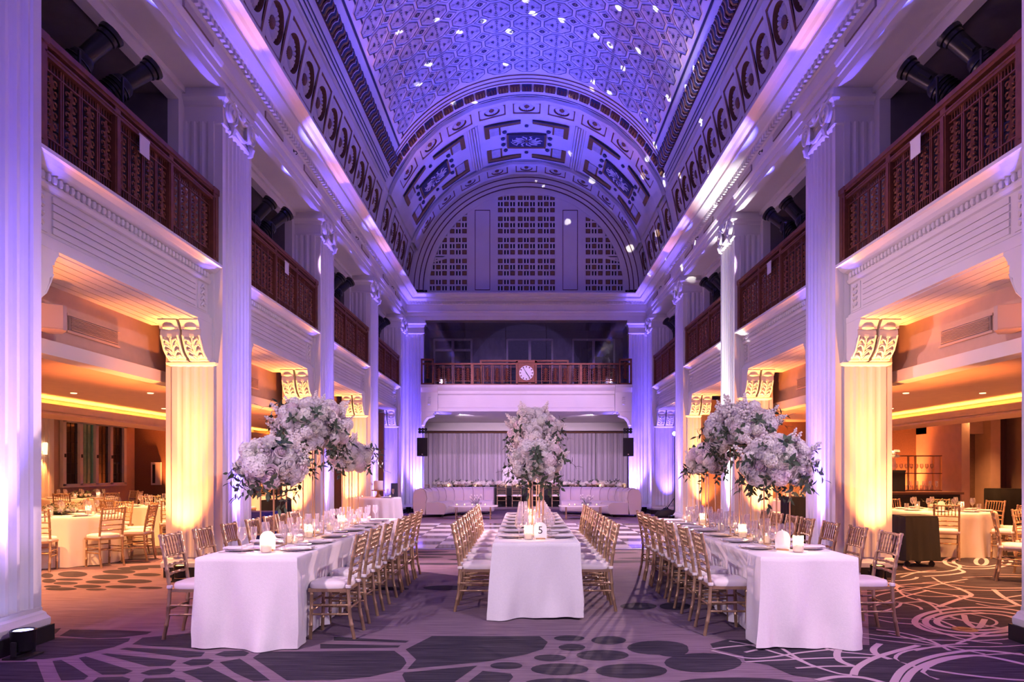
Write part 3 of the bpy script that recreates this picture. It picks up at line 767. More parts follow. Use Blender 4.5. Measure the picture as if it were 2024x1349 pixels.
for sg in (-1, 1):
    m = MB(); xa, xb = (1.06, 2.07); tops = [(xa + (xb - xa) * i / 8, VZ + math.sqrt(3.58 ** 2 - (xa + (xb - xa) * i / 8) ** 2)) for i in range(9)]
    m.prism([(sg * xa, 7.55)] + [(sg * x_, z_) for x_, z_ in tops] + [(sg * xb, 7.55)], lambda u, v, t: (u, t, v), TY - .02, TY + .08)
    part('blank_panel', m.mesh('blank_panel', 'plaster_matte'), wallb)
    m = MB(); c = sg * 1.56
    for x0, x1, z0, z1 in ((c - .27, c + .27, 7.9, 7.925), (c - .27, c - .25, 7.9, 10.75), (c + .25, c + .27, 7.9, 10.75), (c - .27, c + .27, 10.73, 10.75)): m.box(x0, x1, TY - .03, TY - .01, z0, z1)
    part('panel_outline', m.mesh('panel_outline', 'maroon'), wallb)
# ------------------------------------------------------------------ balconies
BL = BAY - PIER_L
def scroll_mesh():
    m = MB()
    n = 6; z0, z1 = .17, .75; h = (z1 - z0) / n
    for i in range(n):
        z = z0 + i * h
        for sg in (-1, 1):
            pts = []
            for k in range(8):
                a = -PI / 2 + k / 7 * 1.75 * PI; r = .034 * (1 - .08 * k)
                pts.append((0, sg * (.036 - r * math.cos(a) * .9), z + h * .45 + r * math.sin(a) * 1.1))
            m.tube(pts, [.013 - .001 * k for k in range(8)], 4)
        m.tube([(0, 0, z), (0, 0, z + h)], [.012, .012], 4)
        m.lathe([(0, -.02), (.014, 0), (0, .02)], 5, (0, 0, z + h * .95))
    return m.mesh('scroll_panel', 'rail_bronze', True, 50)
SCROLL = scroll_mesh()
BAR = MB().box(-.009, .009, -.009, .009, .05, .87).mesh('bar', 'rail_bronze')
POST = MB().box(-.045, .045, -.05, .05, 0, 1.0).box(-.055, .055, -.03, .03, .06, .86).mesh('post', 'rail_bronze')
ENDPOST = MB().box(-.06, .06, -.08, .08, 0, 1.02).box(-.075, .075, -.095, .095, .96, 1.04).box(-.07, .07, -.03, .03, .08, .9).mesh('end_post', 'rail_bronze')
PICKET = MB().box(-.006, .006, -.006, .006, .77, .87).box(-.006, .006, -.006, .006, .05, .16).mesh('picket', 'rail_bronze')
def railing(root, L):                                   # along local +y from 0 to L, hall side is local +x
    m = MB(); m.box(-.07, .07, 0, L, .985, 1.03).box(-.055, .055, 0, L, 1.03, 1.05).box(-.05, .05, 0, L, .955, .985)
    part('handrail', m.mesh('handrail', 'rail_bronze'), root)
    m = MB(); m.box(-.04, .05, 0, L, .855, .90).box(-.05, .06, 0, L, .885, .905); part('upper_rail', m.mesh('upper_rail', 'rail_bronze'), root)
    m = MB(); m.box(-.04, .04, 0, L, .0, .05); part('lower_rail', m.mesh('lower_rail', 'rail_bronze'), root)
    for z in (.155, .765):
        m = MB(); m.box(-.012, .012, 0, L, z, z + .014); part('thin_rail', m.mesh('thin_rail', 'rail_bronze'), root)
    np_ = 3 if L < 5 else 4
    part('end_post', ENDPOST, root, (0, .08, 0)); part('end_post', ENDPOST, root, (0, L - .08, 0))
    pw = (L - .32) / np_
    for i in range(1, np_): part('post', POST, root, (0, .16 + i * pw, 0))
    for i in range(np_):
        for q in range(4):
            yc = .16 + i * pw + (q + .5) * pw / 4
            part('scroll_panel', SCROLL, root, (0, yc, 0), (0, 0, 0), (1.2, 1.45, 1))
            for d in (-.125, .125): part('bar', BAR, root, (0, yc + d, 0))
    m = MB(); y = .2
    while y < L - .2:
        m.box(-.006, .006, y - .005, y + .005, .77, .87); m.box(-.006, .006, y - .005, y + .005, .05, .16); y += .045
    part('small_pickets', m.mesh('small_pickets', 'rail_bronze'), root)['kind'] = 'stuff'

FAS = [(5.25, 3.52), (4.46, 3.52), (4.40, 3.52), (4.40, 3.60), (4.43, 3.61), (4.43, 3.64), (4.46, 3.66), (4.46, 4.06), (4.43, 4.07), (4.41, 4.10), (4.41, 4.12), (4.43, 4.13), (4.43, 4.21), (4.37, 4.23), (4.33, 4.26), (4.30, 4.30), (4.27, 4.31), (4.27, 4.345), (7.6, 4.345), (7.6, 3.7), (5.25, 3.7)]
CARV = MB().box(-.012, .012, -.13, .13, 3.68, 4.04)
for zz in (3.72, 3.80, 3.88, 3.96): CARV.tube([(.015, -.06, zz), (.03, -.02, zz + .04), (.03, .03, zz + .02), (.02, .06, zz + .05)], [.012, .022, .022, .01], 5)
CARV = CARV.mesh('carved_block', 'plaster', True, 40)
def ellipsoidal():
    t = bpy.data.objects.new('stage_spotlight', None); COL.objects.link(t); tag(t, 'x', 'spotlight')
    a = 0.0
    h = MB().lathe([(0, -.20), (.07, -.19), (.10, -.14), (.105, 0.0), (.095, .04), (.075, .06)], 14)
    for i in range(4): h.lathe([(.108, -.13 + i * .035), (.115, -.125 + i * .035), (.108, -.115 + i * .035)], 14)
    bar = MB().lathe([(.072, .05), (.075, .28), (.085, .29), (.085, .33), (.06, .335)], 14).box(.07, .11, -.015, .015, .08, .2)
    hood = MB().lathe([(.084, .325), (.10, .335), (.105, .37), (.095, .375), (.09, .345), (.085, .34)], 14)
    lens = MB().lathe([(0, .352), (.06, .348), (.088, .34), (.088, .335), (0, .335)], 14)
    yoke = MB().tube([(-.13, 0, 0.02), (-.13, 0, -.22), (.13, 0, -.22), (.13, 0, .02)], .013, 4).lathe([(0, -.02), (.03, -.02), (.03, .02), (0, .02)], 8, (0, 0, -.24))
    M = Matrix.Rotation(math.radians(50), 4, 'X') if False else Matrix.Identity(4)
    return t, {'lamp_housing': h.mesh('lamp_housing', 'black_metal', True), 'barrel': bar.mesh('barrel', 'black_metal', True), 'hood': hood.mesh('hood', 'black_metal', True), 'lens': lens.mesh('lens', 'lens_blue', True), 'yoke': yoke.mesh('yoke', 'black')}
_proto, EL = ellipsoidal(); bpy.data.objects.remove(_proto)
STAND = MB().tube([(0, 0, 0), (0, 0, .95)], .018, 6).tube([(-.22, 0, .012), (.22, 0, .012)], .014, 5).tube([(0, -.22, .012), (0, .22, .012)], .014, 5).mesh('stand', 'black')
def stage_light(x, y, z, direction, label, color=None, watts=0, deg=40, target=None, z0=4.345):
    t = thing('stage_spotlight', label, 'spotlight', (x, y, z0), 0, 'black stage spotlights on the balconies')
    d = Vector(direction).normalized(); q = d.to_track_quat('Z', 'Y').to_euler()
    for nme in ('lamp_housing', 'barrel', 'hood', 'lens'): part(nme, EL[nme], t, (0, 0, z - z0), q, (1.3, 1.3, 1.3))
    part('yoke', EL['yoke'], t, (0, 0, z - z0), (0, 0, math.atan2(d.y, d.x) + PI / 2), (1.3, 1.3, 1.3))
    m = MB().tube([(0, 0, 0.0), (0, 0, z - z0 - .26)], .018, 6).tube([(-.22, 0, .012), (.22, 0, .012)], .014, 5).tube([(0, -.22, .012), (0, .22, .012)], .014, 5)
    part('stand', m.mesh('stand', 'black'), t)
    if color:
        p = Vector((x, y, z)) + d * .52
        spot('stage_lamp', p, target, watts, color, deg, .5, .06)

BLUE_W = 760
tn = 10
for s, side in SIDES:
    for k in range(1, 5):
        y0 = pier_y(k)[1]; y1 = y0 + BL; pos = ORD[k - 1]
        bal = thing('balcony', f'white panelled balcony in the {pos} bay from the entrance, {SIDE_TXT[s]}', 'balcony', (0, 0, 0), 0, None, 'structure')
        m = MB(); m.prism(FAS, lambda u, v, t: (s * u, t, v), y0 + .002, y1 - .002); part('balcony_slab', m.mesh('balcony_slab', 'plaster'), bal)
        bm_ = MB().box(min(s * 4.445, s * 4.47), max(s * 4.445, s * 4.47), .42, BL - .42, 0, .058).mesh('board', 'plaster')
        for i in range(5): part('board', bm_, bal, (0, y0, 3.69 + i * .072))
        sb = MB().box(-.062, .062, .01, BL - .01, -.012, .01).mesh('soffit_board', 'plaster')
        for i in range(6): part('soffit_board', sb, bal, (s * (4.52 + i * .135), y0, 3.52))
        for yy in (.22, BL - .22): part('carved_block', CARV, bal, (s * 4.46, y0 + yy, 0), (0, 0, 0 if s < 0 else PI))
        m = MB(); y = y0 + .05
        while y < y1 - .08:
            m.lathe([(0, -.04), (.022, -.03), (.03, 0), (.022, .03), (0, .04)], 6, (s * 4.415, y, 4.17)); y += .085
        part('egg_moulding', m.mesh('egg_moulding', 'plaster', True), bal)['kind'] = 'stuff'
        r = thing('balcony_railing', f'bronze scrollwork railing on the {pos} balcony from the entrance, {SIDE_TXT[s]}', 'railing', (s * 4.385, y0, 4.345), 0, 'bronze balcony railings')
        railing(r, BL)
        if k <= 2:
            n_ = thing('paper_notice', f'white paper notice taped to the {pos} railing, {SIDE_TXT[s]}', 'notice', (s * 4.31, y0 + 1.75, 5.0))
            part('sheet', MB().box(-.003, .003, -.1, .1, 0, .2).mesh('sheet', 'paper'), n_)
            part('tape', MB().box(-.004, .004, -.11, .11, .19, .215).mesh('tape', 'plaster'), n_)
        # opening frame and loft behind
        fr = MB(); a, c = s * 4.80, s * 4.95; X = (min(a, c), max(a, c))
        fr.box(*X, y0, y0 + .17, 4.345, 6.80); fr.box(*X, y1 - .17, y1, 4.345, 6.80); fr.box(*X, y0 + .17, y1 - .17, 6.58, 6.80); fr.box(min(s * 4.76, s * 4.80), max(s * 4.76, s * 4.80), y0, y1, 6.72, 6.80)
        tn += 1; tag(link(f'trim_{tn}', fr.mesh('loft_frame', 'plaster')), f'white frame of the loft opening above the {pos} balcony, {SIDE_TXT[s]}', 'frame', None, 'structure')
        lo = MB(); a, c = s * 4.95, s * 7.6; X = (min(a, c), max(a, c))
        lo.box(*X, y0 - .1, y0 + .17, 4.345, 6.9); lo.box(*X, y1 - .17, y1 + .1, 4.345, 6.9); lo.box(*X, y0, y1, 6.66, 6.9); lo.box(min(s * 7.6, s * 7.75), max(s * 7.6, s * 7.75), y0 - .1, y1 + .1, 3.4, 6.9)
        tn += 1; tag(link(f'wall_{side}_loft_{k}', lo.mesh('loft', 'loft_grey')), f'dark grey loft room behind the {pos} balcony, {SIDE_TXT[s]}', 'wall', None, 'structure')
        # stage lights; they light the vault across the hall
        for j, (dy, dz) in enumerate(((1.25, 6.08), (2.0, 6.22))):
            dx = -s * (.62 if j else .5)
            stage_light(s * 4.72, y0 + dy, dz - .3, (dx, .45 if j else .3, .75), f'{("first", "second")[j]} black stage spotlight on the {pos} balcony, {SIDE_TXT[s]}',
                        C_BLUE, BLUE_W * (.8, 1.0, 1.0, .75)[k - 1], (56, 56, 50, 42)[k - 1], (-s * (1.6 if j else .5), y0 + dy + (3.2, 2.6, 2.0, .6)[k - 1], 11.7))
        bx = thing('amplifier_rack', f'black equipment case on the {pos} balcony, {SIDE_TXT[s]}', 'case', (s * 5.5, y0 + 1.5, 4.345), 0, 'black equipment cases on the balconies')
        part('case_body', MB().box(-.3, .3, -.45, .45, 0, .85).mesh('case_body', 'black'), bx); part('case_lid', MB().box(-.31, .31, -.46, .46, .85, .95).mesh('case_lid', 'black_metal'), bx)
    # roof slab and aisle shell
    y0, y1 = pier_y(1)[1] - 8, 31
    lo = MB(); a, c = s * 4.3, s * 14.2
    lo.box(min(s * 4.95, s * 7.75), max(s * 4.95, s * 7.75), -1, BACK + .3, 6.9, 7.0)
    tag(link(f'ceiling_{side}_loft', lo.mesh('roof', 'plaster_matte')), f'flat ceiling above the lofts, {SIDE_TXT[s]}', 'ceiling', None, 'structure')
    XW = 13.0; YW = 23.5 if s < 0 else 19.2
    sh = MB(); sx = lambda a, c: (min(s * a, s * c), max(s * a, s * c))
    sh.box(*sx(5.25, 5.40), -1, 24.2, 2.86, 3.72)                       # hanging wall above the aisle
    bw = struct(f'wall_{side}_bulkhead', sh.mesh('bulkhead', 'orange_wall'), f'plaster bulkhead with vents along the aisle, {SIDE_TXT[s]}', 'wall')
    sh = MB(); sh.box(*sx(5.20, 5.44), -1, 24.2, 2.74, 2.90); part('bulkhead_band', sh.mesh('bulkhead_band', 'plaster_matte'), bw)
    vg = MB().box(-.012, .012, -.48, .48, -.085, .085, 0)
    for q in range(9): vg.box(-.03, .03, -.46, .46, -.07 + q * .0165, -.063 + q * .0165, 1)
    vg.box(-.02, .02, -.52, .52, .085, .11, 1).box(-.02, .02, -.52, .52, -.11, -.085, 1)
    vgm = vg.mesh('vent_grille', ['vent', 'orange_wall'])
    for k in (1, 2): part('vent_grille', vgm, bw, (s * 5.24, pier_y(k)[1] + 2.35, 3.16))
    sh = MB(); sh.box(*sx(5.30, 8.9), -1, 24.2, 2.80, 2.90); sh.box(*sx(8.7, XW + .2), -1, 24.2, 2.95, 3.05); sh.box(*sx(8.85, 8.9), -1, 24.2, 2.80, 3.05)
    cl = struct(f'ceiling_{side}_aisle', sh.mesh('aisle_ceiling', 'orange_wall'), f'stepped warm ceiling over the aisle, {SIDE_TXT[s]}', 'ceiling')
    sh = MB(); sh.box(*sx(8.40, 8.48), -1, 24.2, 2.52, 2.66); sh.box(*sx(8.40, 9.2), -1, 24.2, 2.48, 2.53); sh.box(*sx(9.05, 9.2), -1, 24.2, 2.5, 2.96)
    part('cove_soffit', sh.mesh('cove_soffit', 'orange_wall'), cl)
    sh = MB(); sh.box(*sx(8.55, 8.70), 5, 24.0, 2.535, 2.56); part('cove_strip', sh.mesh('cove_strip', 'cove_strip'), cl)
    dl = MB().lathe([(0, 0), (.035, 0), (.045, -.008), (.05, 0), (.05, .01), (0, .01)], 10)
    dlm = dl.mesh('downlight', 'down_light')
    for yy in (9, 12, 15, 18):
        for xx in (6.4, 7.7):
            part('downlight', dlm, cl, (s * xx, yy, 2.795))
            spot('downlight_lamp', (s * xx, yy, 2.77), (s * xx, yy, 0), 420, (1.0, .40, .14), 120, .8, .05)
    for yy in (10.5, 14, 17.2):  # outer row of downlights, added to brighten the far aisle
        part('downlight', dlm, cl, (s * 10.9, yy, 2.945)); spot('downlight_lamp', (s * 10.9, yy, 2.92), (s * 10.9, yy, 0), 300, (1.0, .42, .14), 130, .8, .05)
    sh = MB(); sh.box(*sx(XW, XW + .2), -1, YW, 0, 3.0); wl = struct(f'wall_{side}_aisle', sh.mesh('aisle_wall', 'orange_wall'), f'outer wall of the aisle, {SIDE_TXT[s]}', 'wall')
    sh = MB(); sh.box(*sx(4.75, XW), YW, YW + .2, 0, 3.4); we = struct(f'wall_{side}_end', sh.mesh('aisle_end', 'brown_wall'), f'brown textured end wall of the aisle, {SIDE_TXT[s]}', 'wall')
    # wall speakers
    for k in (1,):
        y0 = pier_y(k)[1]
        sp = thing('wall_speaker', f'pale wedge loudspeaker hung on the bulkhead, {SIDE_TXT[s]}', 'loudspeaker', (s * 5.22, y0 + 1.35 , 3.10), 0, 'wall loudspeakers')
        P = [(0, -.16), (.10, -.20), (.30, -.06), (.30, .0), (.12, .20), (0, .16)]
        m = MB(); m.prism(P, lambda u, v, t: (-s * u, v, t), -.13, .13); part('cabinet', m.mesh('cabinet', 'speaker_white'), sp)
        m = MB(); m.prism([(.11, -.195), (.30, -.062), (.305, -.07), (.115, -.203)], lambda u, v, t: (-s * u, v, t), -.12, .12); part('grille', m.mesh('grille', 'speaker_white'), sp)
        m = MB().box(-.03 if s > 0 else -.01, .01 if s > 0 else .03, -.06, .06, -.05, .05); part('bracket', m.mesh('bracket', 'speaker_white'), sp)
    # warm lamps of the aisle: uplights on the outer wall and the end wall
    if s < 0: spots_ = [(-12.6, 17.0, 2), (-12.6, 11, 2), (-11.6, 23.2, 1), (-8.6, 23.2, 1)]
    else: spots_ = [(10.15, 18.9, 1), (12.6, 13.5, 2), (12.6, 9, 2), (6.4, 18.9, 1)]
    for i, (x, y, w_) in enumerate(spots_):
        tx, ty = (s * 13.05, y) if w_ == 2 else (x, YW + .05)
        uplight((x, y, 0), (tx + (0 if w_ == 1 else s * .1), ty, 2.6), C_AMBER, 1000, 'lens_amber', f'{ORD[i]} amber uplight along the aisle walls, {SIDE_TXT[s]}', 60)

# ------------------------------------------------------------------ back wall below the cornice
m = MB()
for s in (-1, 1):
    x0, x1 = s * 3.62, s * 4.27
    m.prism([(x0, BACK + .3), (x0, BACK), (x0 + s * .05, BACK)] + [(x, BACK + .02 - d * 1.0) for x, d in flutes(x0 + s * .07, x1 - s * .07, 5, .04)] + [(x1 - s * .05, BACK), (x1, BACK), (x1, BACK + .3)], lambda u, v, t: (u, v, t), .28, 6.4)
    rect_loft(m, min(x0, x1), max(x0, x1), BACK, BACK + .3, [(.0, 6.30), (.025, 6.32), (.025, 6.36), (.005, 6.37), (.005, 6.50), (.03, 6.57), (.04, 6.62), (.08, 6.66), (.08, 6.70), (.05, 6.71), (.05, 6.80)])
    rect_loft(m, min(x0, x1), max(x0, x1), BACK, BACK + .3, [(.05, .13), (.055, .2), (.03, .23), (.005, .27), (.005, .30)])
bp = tag(link('trim_4', m.mesh('back_pilasters', 'plaster')), 'pair of white fluted pilasters beside the curtained recess', 'pilaster', None, 'structure')
m = MB().box(-4.3, -3.55, BACK - .07, BACK + .3, 0, .14).box(3.55, 4.3, BACK - .07, BACK + .3, 0, .14)
part('plinth', m.mesh('plinth', 'black'), bp)
for s in (-1, 1):
    uplight((s * 3.80, BACK - .25, 0), (s * 3.92, BACK + .12, 3.2), C_VIOLET, VIO_W * 1.0, 'lens_up', f'black uplight can under the back pilaster, {SIDE_TXT[s]}', 46)
# clock balcony
FY = 24.40
bal = thing('balcony', 'wide white balcony with the clock above the curtained recess', 'balcony', (0, 0, 0), 0, None, 'structure')
m = MB(); P = [(FY + .02, 3.52), (FY, 3.52), (FY, 3.62), (FY + .04, 3.66), (FY + .04, 4.08), (FY - .02, 4.12), (FY - .02, 4.22), (FY - .10, 4.30), (FY - .12, 4.34), (FY - .12, 4.42), (30.6, 4.42), (30.6, 3.52)]
m.prism(P, lambda u, v, t: (t, u, v), -3.05, 3.05)
for s in (-1, 1):
    P2 = [(FY - .10, 3.50), (FY - .10, 4.16), (FY - .16, 4.24), (FY - .20, 4.32), (FY - .20, 4.42), (BACK + .3, 4.42), (BACK + .3, 3.50)]
    m.prism(P2, lambda u, v, t: (t, u, v), min(s * 3.05, s * 3.62), max(s * 3.05, s * 3.62)); m.box(min(s * 3.05, s * 4.8), max(s * 3.05, s * 4.8), BACK + .2, 30.6, 3.52, 4.42)
part('balcony_slab', m.mesh('balcony_slab', 'plaster'), bal)
bm_ = MB().box(-2.9, 2.9, FY + .03, FY + .06, 0, .062).mesh('board', 'plaster')
for i in range(5): part('board', bm_, bal, (0, 0, 3.68 + i * .078))
for s in (-1, 1):
    m = MB(); P = [(0, 0), (.46, 0), (.46, -.06), (.40, -.10), (.42, -.15), (.34, -.18), (.20, -.22), (.10, -.34), (.06, -.46), (0, -.5)]
    m.prism(P, lambda u, v, t: (s * (3.62 - u), t, 3.52 + v), FY - .05, FY + .45); part('corner_bracket', m.mesh('corner_bracket', 'plaster', True, 30), bal)
    part('carved_block', CARV, bal, (s * 3.33, FY - .10, 0), (0, 0, -PI / 2))
r = thing('balcony_railing', 'long bronze railing holding the round clock', 'railing', (-3.62, FY + .02, 4.42), 0, 'bronze balcony railings')
RH = .86
for nme, box in (('handrail', (0, 7.24, -.06, .05, .70, .76)), ('lower_rail', (0, 7.24, -.04, .04, 0, .045))):
    part(nme, MB().box(*box).mesh(nme, 'rail_bronze'), r)
for z in (.14, .63): part('thin_rail', MB().box(.4, 6.84, -.012, .012, z, z + .014).mesh('thin_rail', 'rail_bronze'), r)
part('raised_rail', MB().box(2.0, 5.1, .3, .38, .86, .92).box(2.0, 2.06, .3, .38, .1, .86).box(5.04, 5.1, .3, .38, .1, .86).mesh('raised_rail', 'rail_bronze'), r)
for x in (.22, 7.02):
    m = MB()
    for a, c, d, e in ((-.22, -.17, 0, .90), (.17, .22, 0, .90), (-.22, .22, 0, .06), (-.22, .22, .84, .90)): m.box(x + a, x + c, -.14, -.02, d, e)
    part('end_post', m.mesh('end_post', 'rail_bronze'), r)
    part('scroll_panel', SCROLL, r, (x, -.07, .05), (0, 0, PI / 2), (1.6, 1.6, 1.0))
BAR2 = MB().box(-.01, .01, -.009, .009, .045, .70).mesh('bar', 'rail_bronze')
x = .60
while x < 6.7:
    if abs(x - 3.62) > .45:
        part('scroll_panel', SCROLL, r, (x, 0, -.02), (0, 0, PI / 2), (1.3, 1.9, .82))
        part('bar', BAR2, r, (x - .14, 0, 0)); part('bar', BAR2, r, (x + .14, 0, 0))
    x += .335
for x in (1.75, 5.5): part('post', MB().box(x - .04, x + .04, -.05, .05, 0, .74).mesh('post', 'rail_bronze'), r)
m = MB()
for a, c, d, e in ((-.36, -.29, 0, .82), (.29, .36, 0, .82), (-.36, .36, .76, .83), (-.36, .36, 0, .05)): m.box(3.62 + a, 3.62 + c, -.11, 0, d, e)
part('clock_frame', m.mesh('clock_frame', 'rail_bronze'), r)
ck = thing('wall_clock', 'round white clock with dark hour marks in the bronze balcony railing', 'clock', (0, FY - .08, 4.42 + .41))
part('back_plate', MB().box(-.28, .28, 0.0, .05, -.32, .32).mesh('back_plate', 'rail_bronze'), ck)
m = MB(); m.lathe([(0, 0), (.245, 0), (.25, .02), (0, .02)], 32); m.xf(Matrix.Rotation(PI / 2, 4, 'X')); part('dial', m.mesh('dial', 'paper', True), ck)
mk = MB().box(-.018, .018, -.027, -.021, .185, .235).mesh('hour_mark', 'rail_dark')
for i in range(12): part('hour_mark', mk, ck, (0, 0, 0), (0, i * PI / 6, 0))
part('minute_hand', MB().box(-.008, .008, -.033, -.028, -.05, .20).mesh('minute_hand', 'ink'), ck, rot=(0, math.radians(-31), 0))
part('hour_hand', MB().box(-.012, .012, -.038, -.034, -.03, .19).mesh('hour_hand', 'ink'), ck, rot=(0, math.radians(146), 0))
# wall behind the clock balcony: glass windows, night beyond
wy = BACK + 1.6
m = MB(); m.box(-3.9, 3.9, wy, wy + .1, 4.42, 6.9); wu = struct('wall_back_upper', m.mesh('wall_back_upper', 'film'), 'grey filmed wall behind the glass of the clock balcony', 'wall')
part('lintel', MB().box(-3.7, 3.7, BACK + .1, wy, 6.72, 6.82).box(-3.7, 3.7, wy - .06, wy, 6.45, 6.72).mesh('lintel', 'loft_grey'), wu)
for s in (-1, 1): part('reveal', MB().box(min(s * 3.62, s * 3.9), max(s * 3.62, s * 3.9), BACK + .28, wy, 4.42, 6.82).mesh('reveal', 'loft_grey'), wu)
for i, (xa, xb) in enumerate(((-3.45, -2.05), (-.72, .98), (1.75, 3.3))):
    w = thing(f'window_{i + 1}', ('dark loft window with transom beside the long railing', 'dark double window above the clock', 'dark loft window with pale reflection above the bar side railing')[i], 'window', (0, 0, 0), 0, None, 'structure')
    part('glass', MB().box(xa, xb, wy - .03, wy - .01, 4.45, 6.36).mesh('glass', 'window_night'), w)
    m = MB(); xm = (xa + xb) / 2
    for a, c in ((xa - .03, xa + .04), (xm - .05, xm + .05), (xb - .04, xb + .03)): m.box(a, c, wy - .07, wy - .005, 4.45, 6.40)
    m.box(xa, xb, wy - .07, wy - .005, 6.34, 6.42)
    if i == 0: m.box(xa, xb, wy - .07, wy - .005, 5.95, 6.03)
    part('window_frame', m.mesh('window_frame', 'plaster_matte'), w)
gp = thing('glass_screen', 'clear glass screen panels behind the clock railing', 'glass screen', (0, BACK + .06, 4.42))
for i in range(5): part('pane', MB().box(-3.6 + i * 1.44, -2.18 + i * 1.44, -.008, .008, 0, 2.3).mesh('pane', 'pane'), gp)
# recess under the clock balcony
RY = 30.3
m = MB(); m.box(-4.8, 4.8, RY, RY + .2, 0, 3.6); m.box(-4.8, -4.62, BACK + .3, RY, 0, 3.6); m.box(4.62, 4.8, BACK + .3, RY, 0, 3.6)
wr = struct('wall_recess', m.mesh('wall_recess', 'plaster_matte'), 'pale recess walls around the grey curtain', 'wall')
part('header_beam', MB().box(-4.62, 4.62, RY - .35, RY, 3.16, 3.30).mesh('header_beam', 'plaster_matte'), wr)
cu = thing('curtain', 'long pleated grey curtain on a dark rod behind the head table', 'curtain', (0, RY - .15, 0))
part('rod', MB().tube([(-4.5, -.05, 3.1), (4.5, -.05, 3.1)], .035, 8).mesh('rod', 'bronze_brown'), cu)
random.seed(11)
for i in range(6):
    xa = -4.45 + i * 1.485; xb = xa + 1.485; N = 60
    fr_ = [random.uniform(.85, 1.15) for _ in range(4)]
    def cf(ii, jj):
        t = ii / (N - 1); x = xa + (xb - xa) * t; zz = 3.09 * (1 - jj / 7)
        d = .05 * math.sin(2 * PI * 7.5 * t * fr_[0] + i) + .025 * math.sin(2 * PI * 17 * t + 2 * i)
        return (x, d * (1 - .35 * (jj == 0)) + .01 * math.sin(5 * t + jj), max(zz, .015))
    m = MB(); m.grid(N, 8, cf); part('drape', m.mesh('drape', 'curtain', True, 80), cu)
bd = thing('backdrop_board', 'white framed backdrop board standing before the grey curtain', 'board', (.12, RY - .45, 0))
part('panel', MB().box(-1.08, 1.08, 0, .04, .02, 1.58).mesh('panel', 'linen'), bd)
m = MB().box(-1.12, -1.05, -.02, .05, 0, 1.62).box(1.05, 1.12, -.02, .05, 0, 1.62).box(-1.12, 1.12, -.02, .05, 1.56, 1.63); part('frame', m.mesh('frame', 'paper'), bd)

for s in (-1, 1):                                       # lavender downlights added to brighten the curtain
    part('downlight', MB().lathe([(0, .01), (.05, .01), (.05, -.02), (.04, -.02), (.035, 0), (0, 0)], 12).mesh('downlight', 'plaster_matte'), bal, (s * 2.4, 25.6, 3.515)); spot('recess_fill_lamp', (s * 2.4, 25.6, 3.48), (s * 1.4, 30.0, 1.3), 330, (.95, .66, .98), 95, .8, .04)
# ------------------------------------------------------------------ chairs
def ring_tube(m, pts, r, rings, n=7, mi=0):
    """a turned bamboo-style rod: rings at the given fractions of its length"""
    P = [Vector(p) for p in pts]; L = [0]
    for a, c in zip(P, P[1:]): L.append(L[-1] + (c - a).length)
    def at(t):
        d = t * L[-1]
        for i in range(len(P) - 1):
            if d <= L[i + 1] + 1e-9: return P[i].lerp(P[i + 1], (d - L[i]) / max(1e-9, L[i + 1] - L[i]))
        return P[-1]
    st = sorted([(l / L[-1], r) for l in L] + [q for t in rings for q in ((t - .012, r), (t, r * 1.3), (t + .012, r))])
    m.tube([at(min(1, max(0, t))) for t, _ in st], [q for _, q in st], n, mi)
def chair_meshes():
    M = {}
    m = MB(); ring_tube(m, [(0, 0, 0), (0, -.01, .22), (0, -.012, .43)], .0165, [.28, .62, .92]); M['leg'] = m.mesh('leg', 'gold_chair', True, 60)
    m = MB(); ring_tube(m, [(0, -.055, 0), (0, -.015, .20), (0, 0, .44), (0, -.03, .66), (0, -.085, .925)], .0165, [.14, .32, .50, .66, .78, .90, .985]); M['back_post'] = m.mesh('back_post', 'gold_chair', True, 60)
    m = MB(); ring_tube(m, [(-.175, 0, 0), (-.06, -.012, .004), (.06, -.012, .004), (.175, 0, 0)], .012, [.2, .5, .8]); M['back_rail'] = m.mesh('back_rail', 'gold_chair', True, 60)
    m = MB(); ring_tube(m, [(0, 0, 0), (0, -.04, .17)], .0075, [.25, .5, .75], 5); M['spindle'] = m.mesh('spindle', 'gold_chair', True, 60)
    m = MB(); ring_tube(m, [(-.18, 0, 0), (.18, 0, 0)], .010, [.3, .7], 6); M['stretcher'] = m.mesh('stretcher', 'gold_chair', True, 60)
    m = MB(); P = [(-.20, .160), (-.18, -.185), (.18, -.185), (.20, .160), (.17, .172), (-.17, .172)]
    m.prism(P, lambda u, v, t: (u, v, t), .418, .447); M['seat_frame'] = m.mesh('seat_frame', 'gold_chair')
    m = MB(); n = 28
    def cu(i, j):
        a = 2 * PI * i / n; k = (.985, 1.0, 1.0, .95, .7, .0)[j]; z = (.446, .456, .480, .497, .507, .511)[j]
        c, s_ = math.cos(a), math.sin(a); e = .42
        x = abs(c) ** e * (1 if c > 0 else -1) * (.195 + .012 * s_); y = abs(s_) ** e * (1 if s_ > 0 else -1) * .174 - .004
        return (x * k, y * k, z)
    m.grid(n, 6, cu, wrap=True); M['cushion'] = m.mesh('cushion', 'ivory', True, 50)
    m = MB(); m.lathe([(.020, 0), (.026, .006), (.026, .026), (.020, .032)], 8); M['tie'] = m.mesh('tie', 'ivory', True)
    return M
CM = chair_meshes()
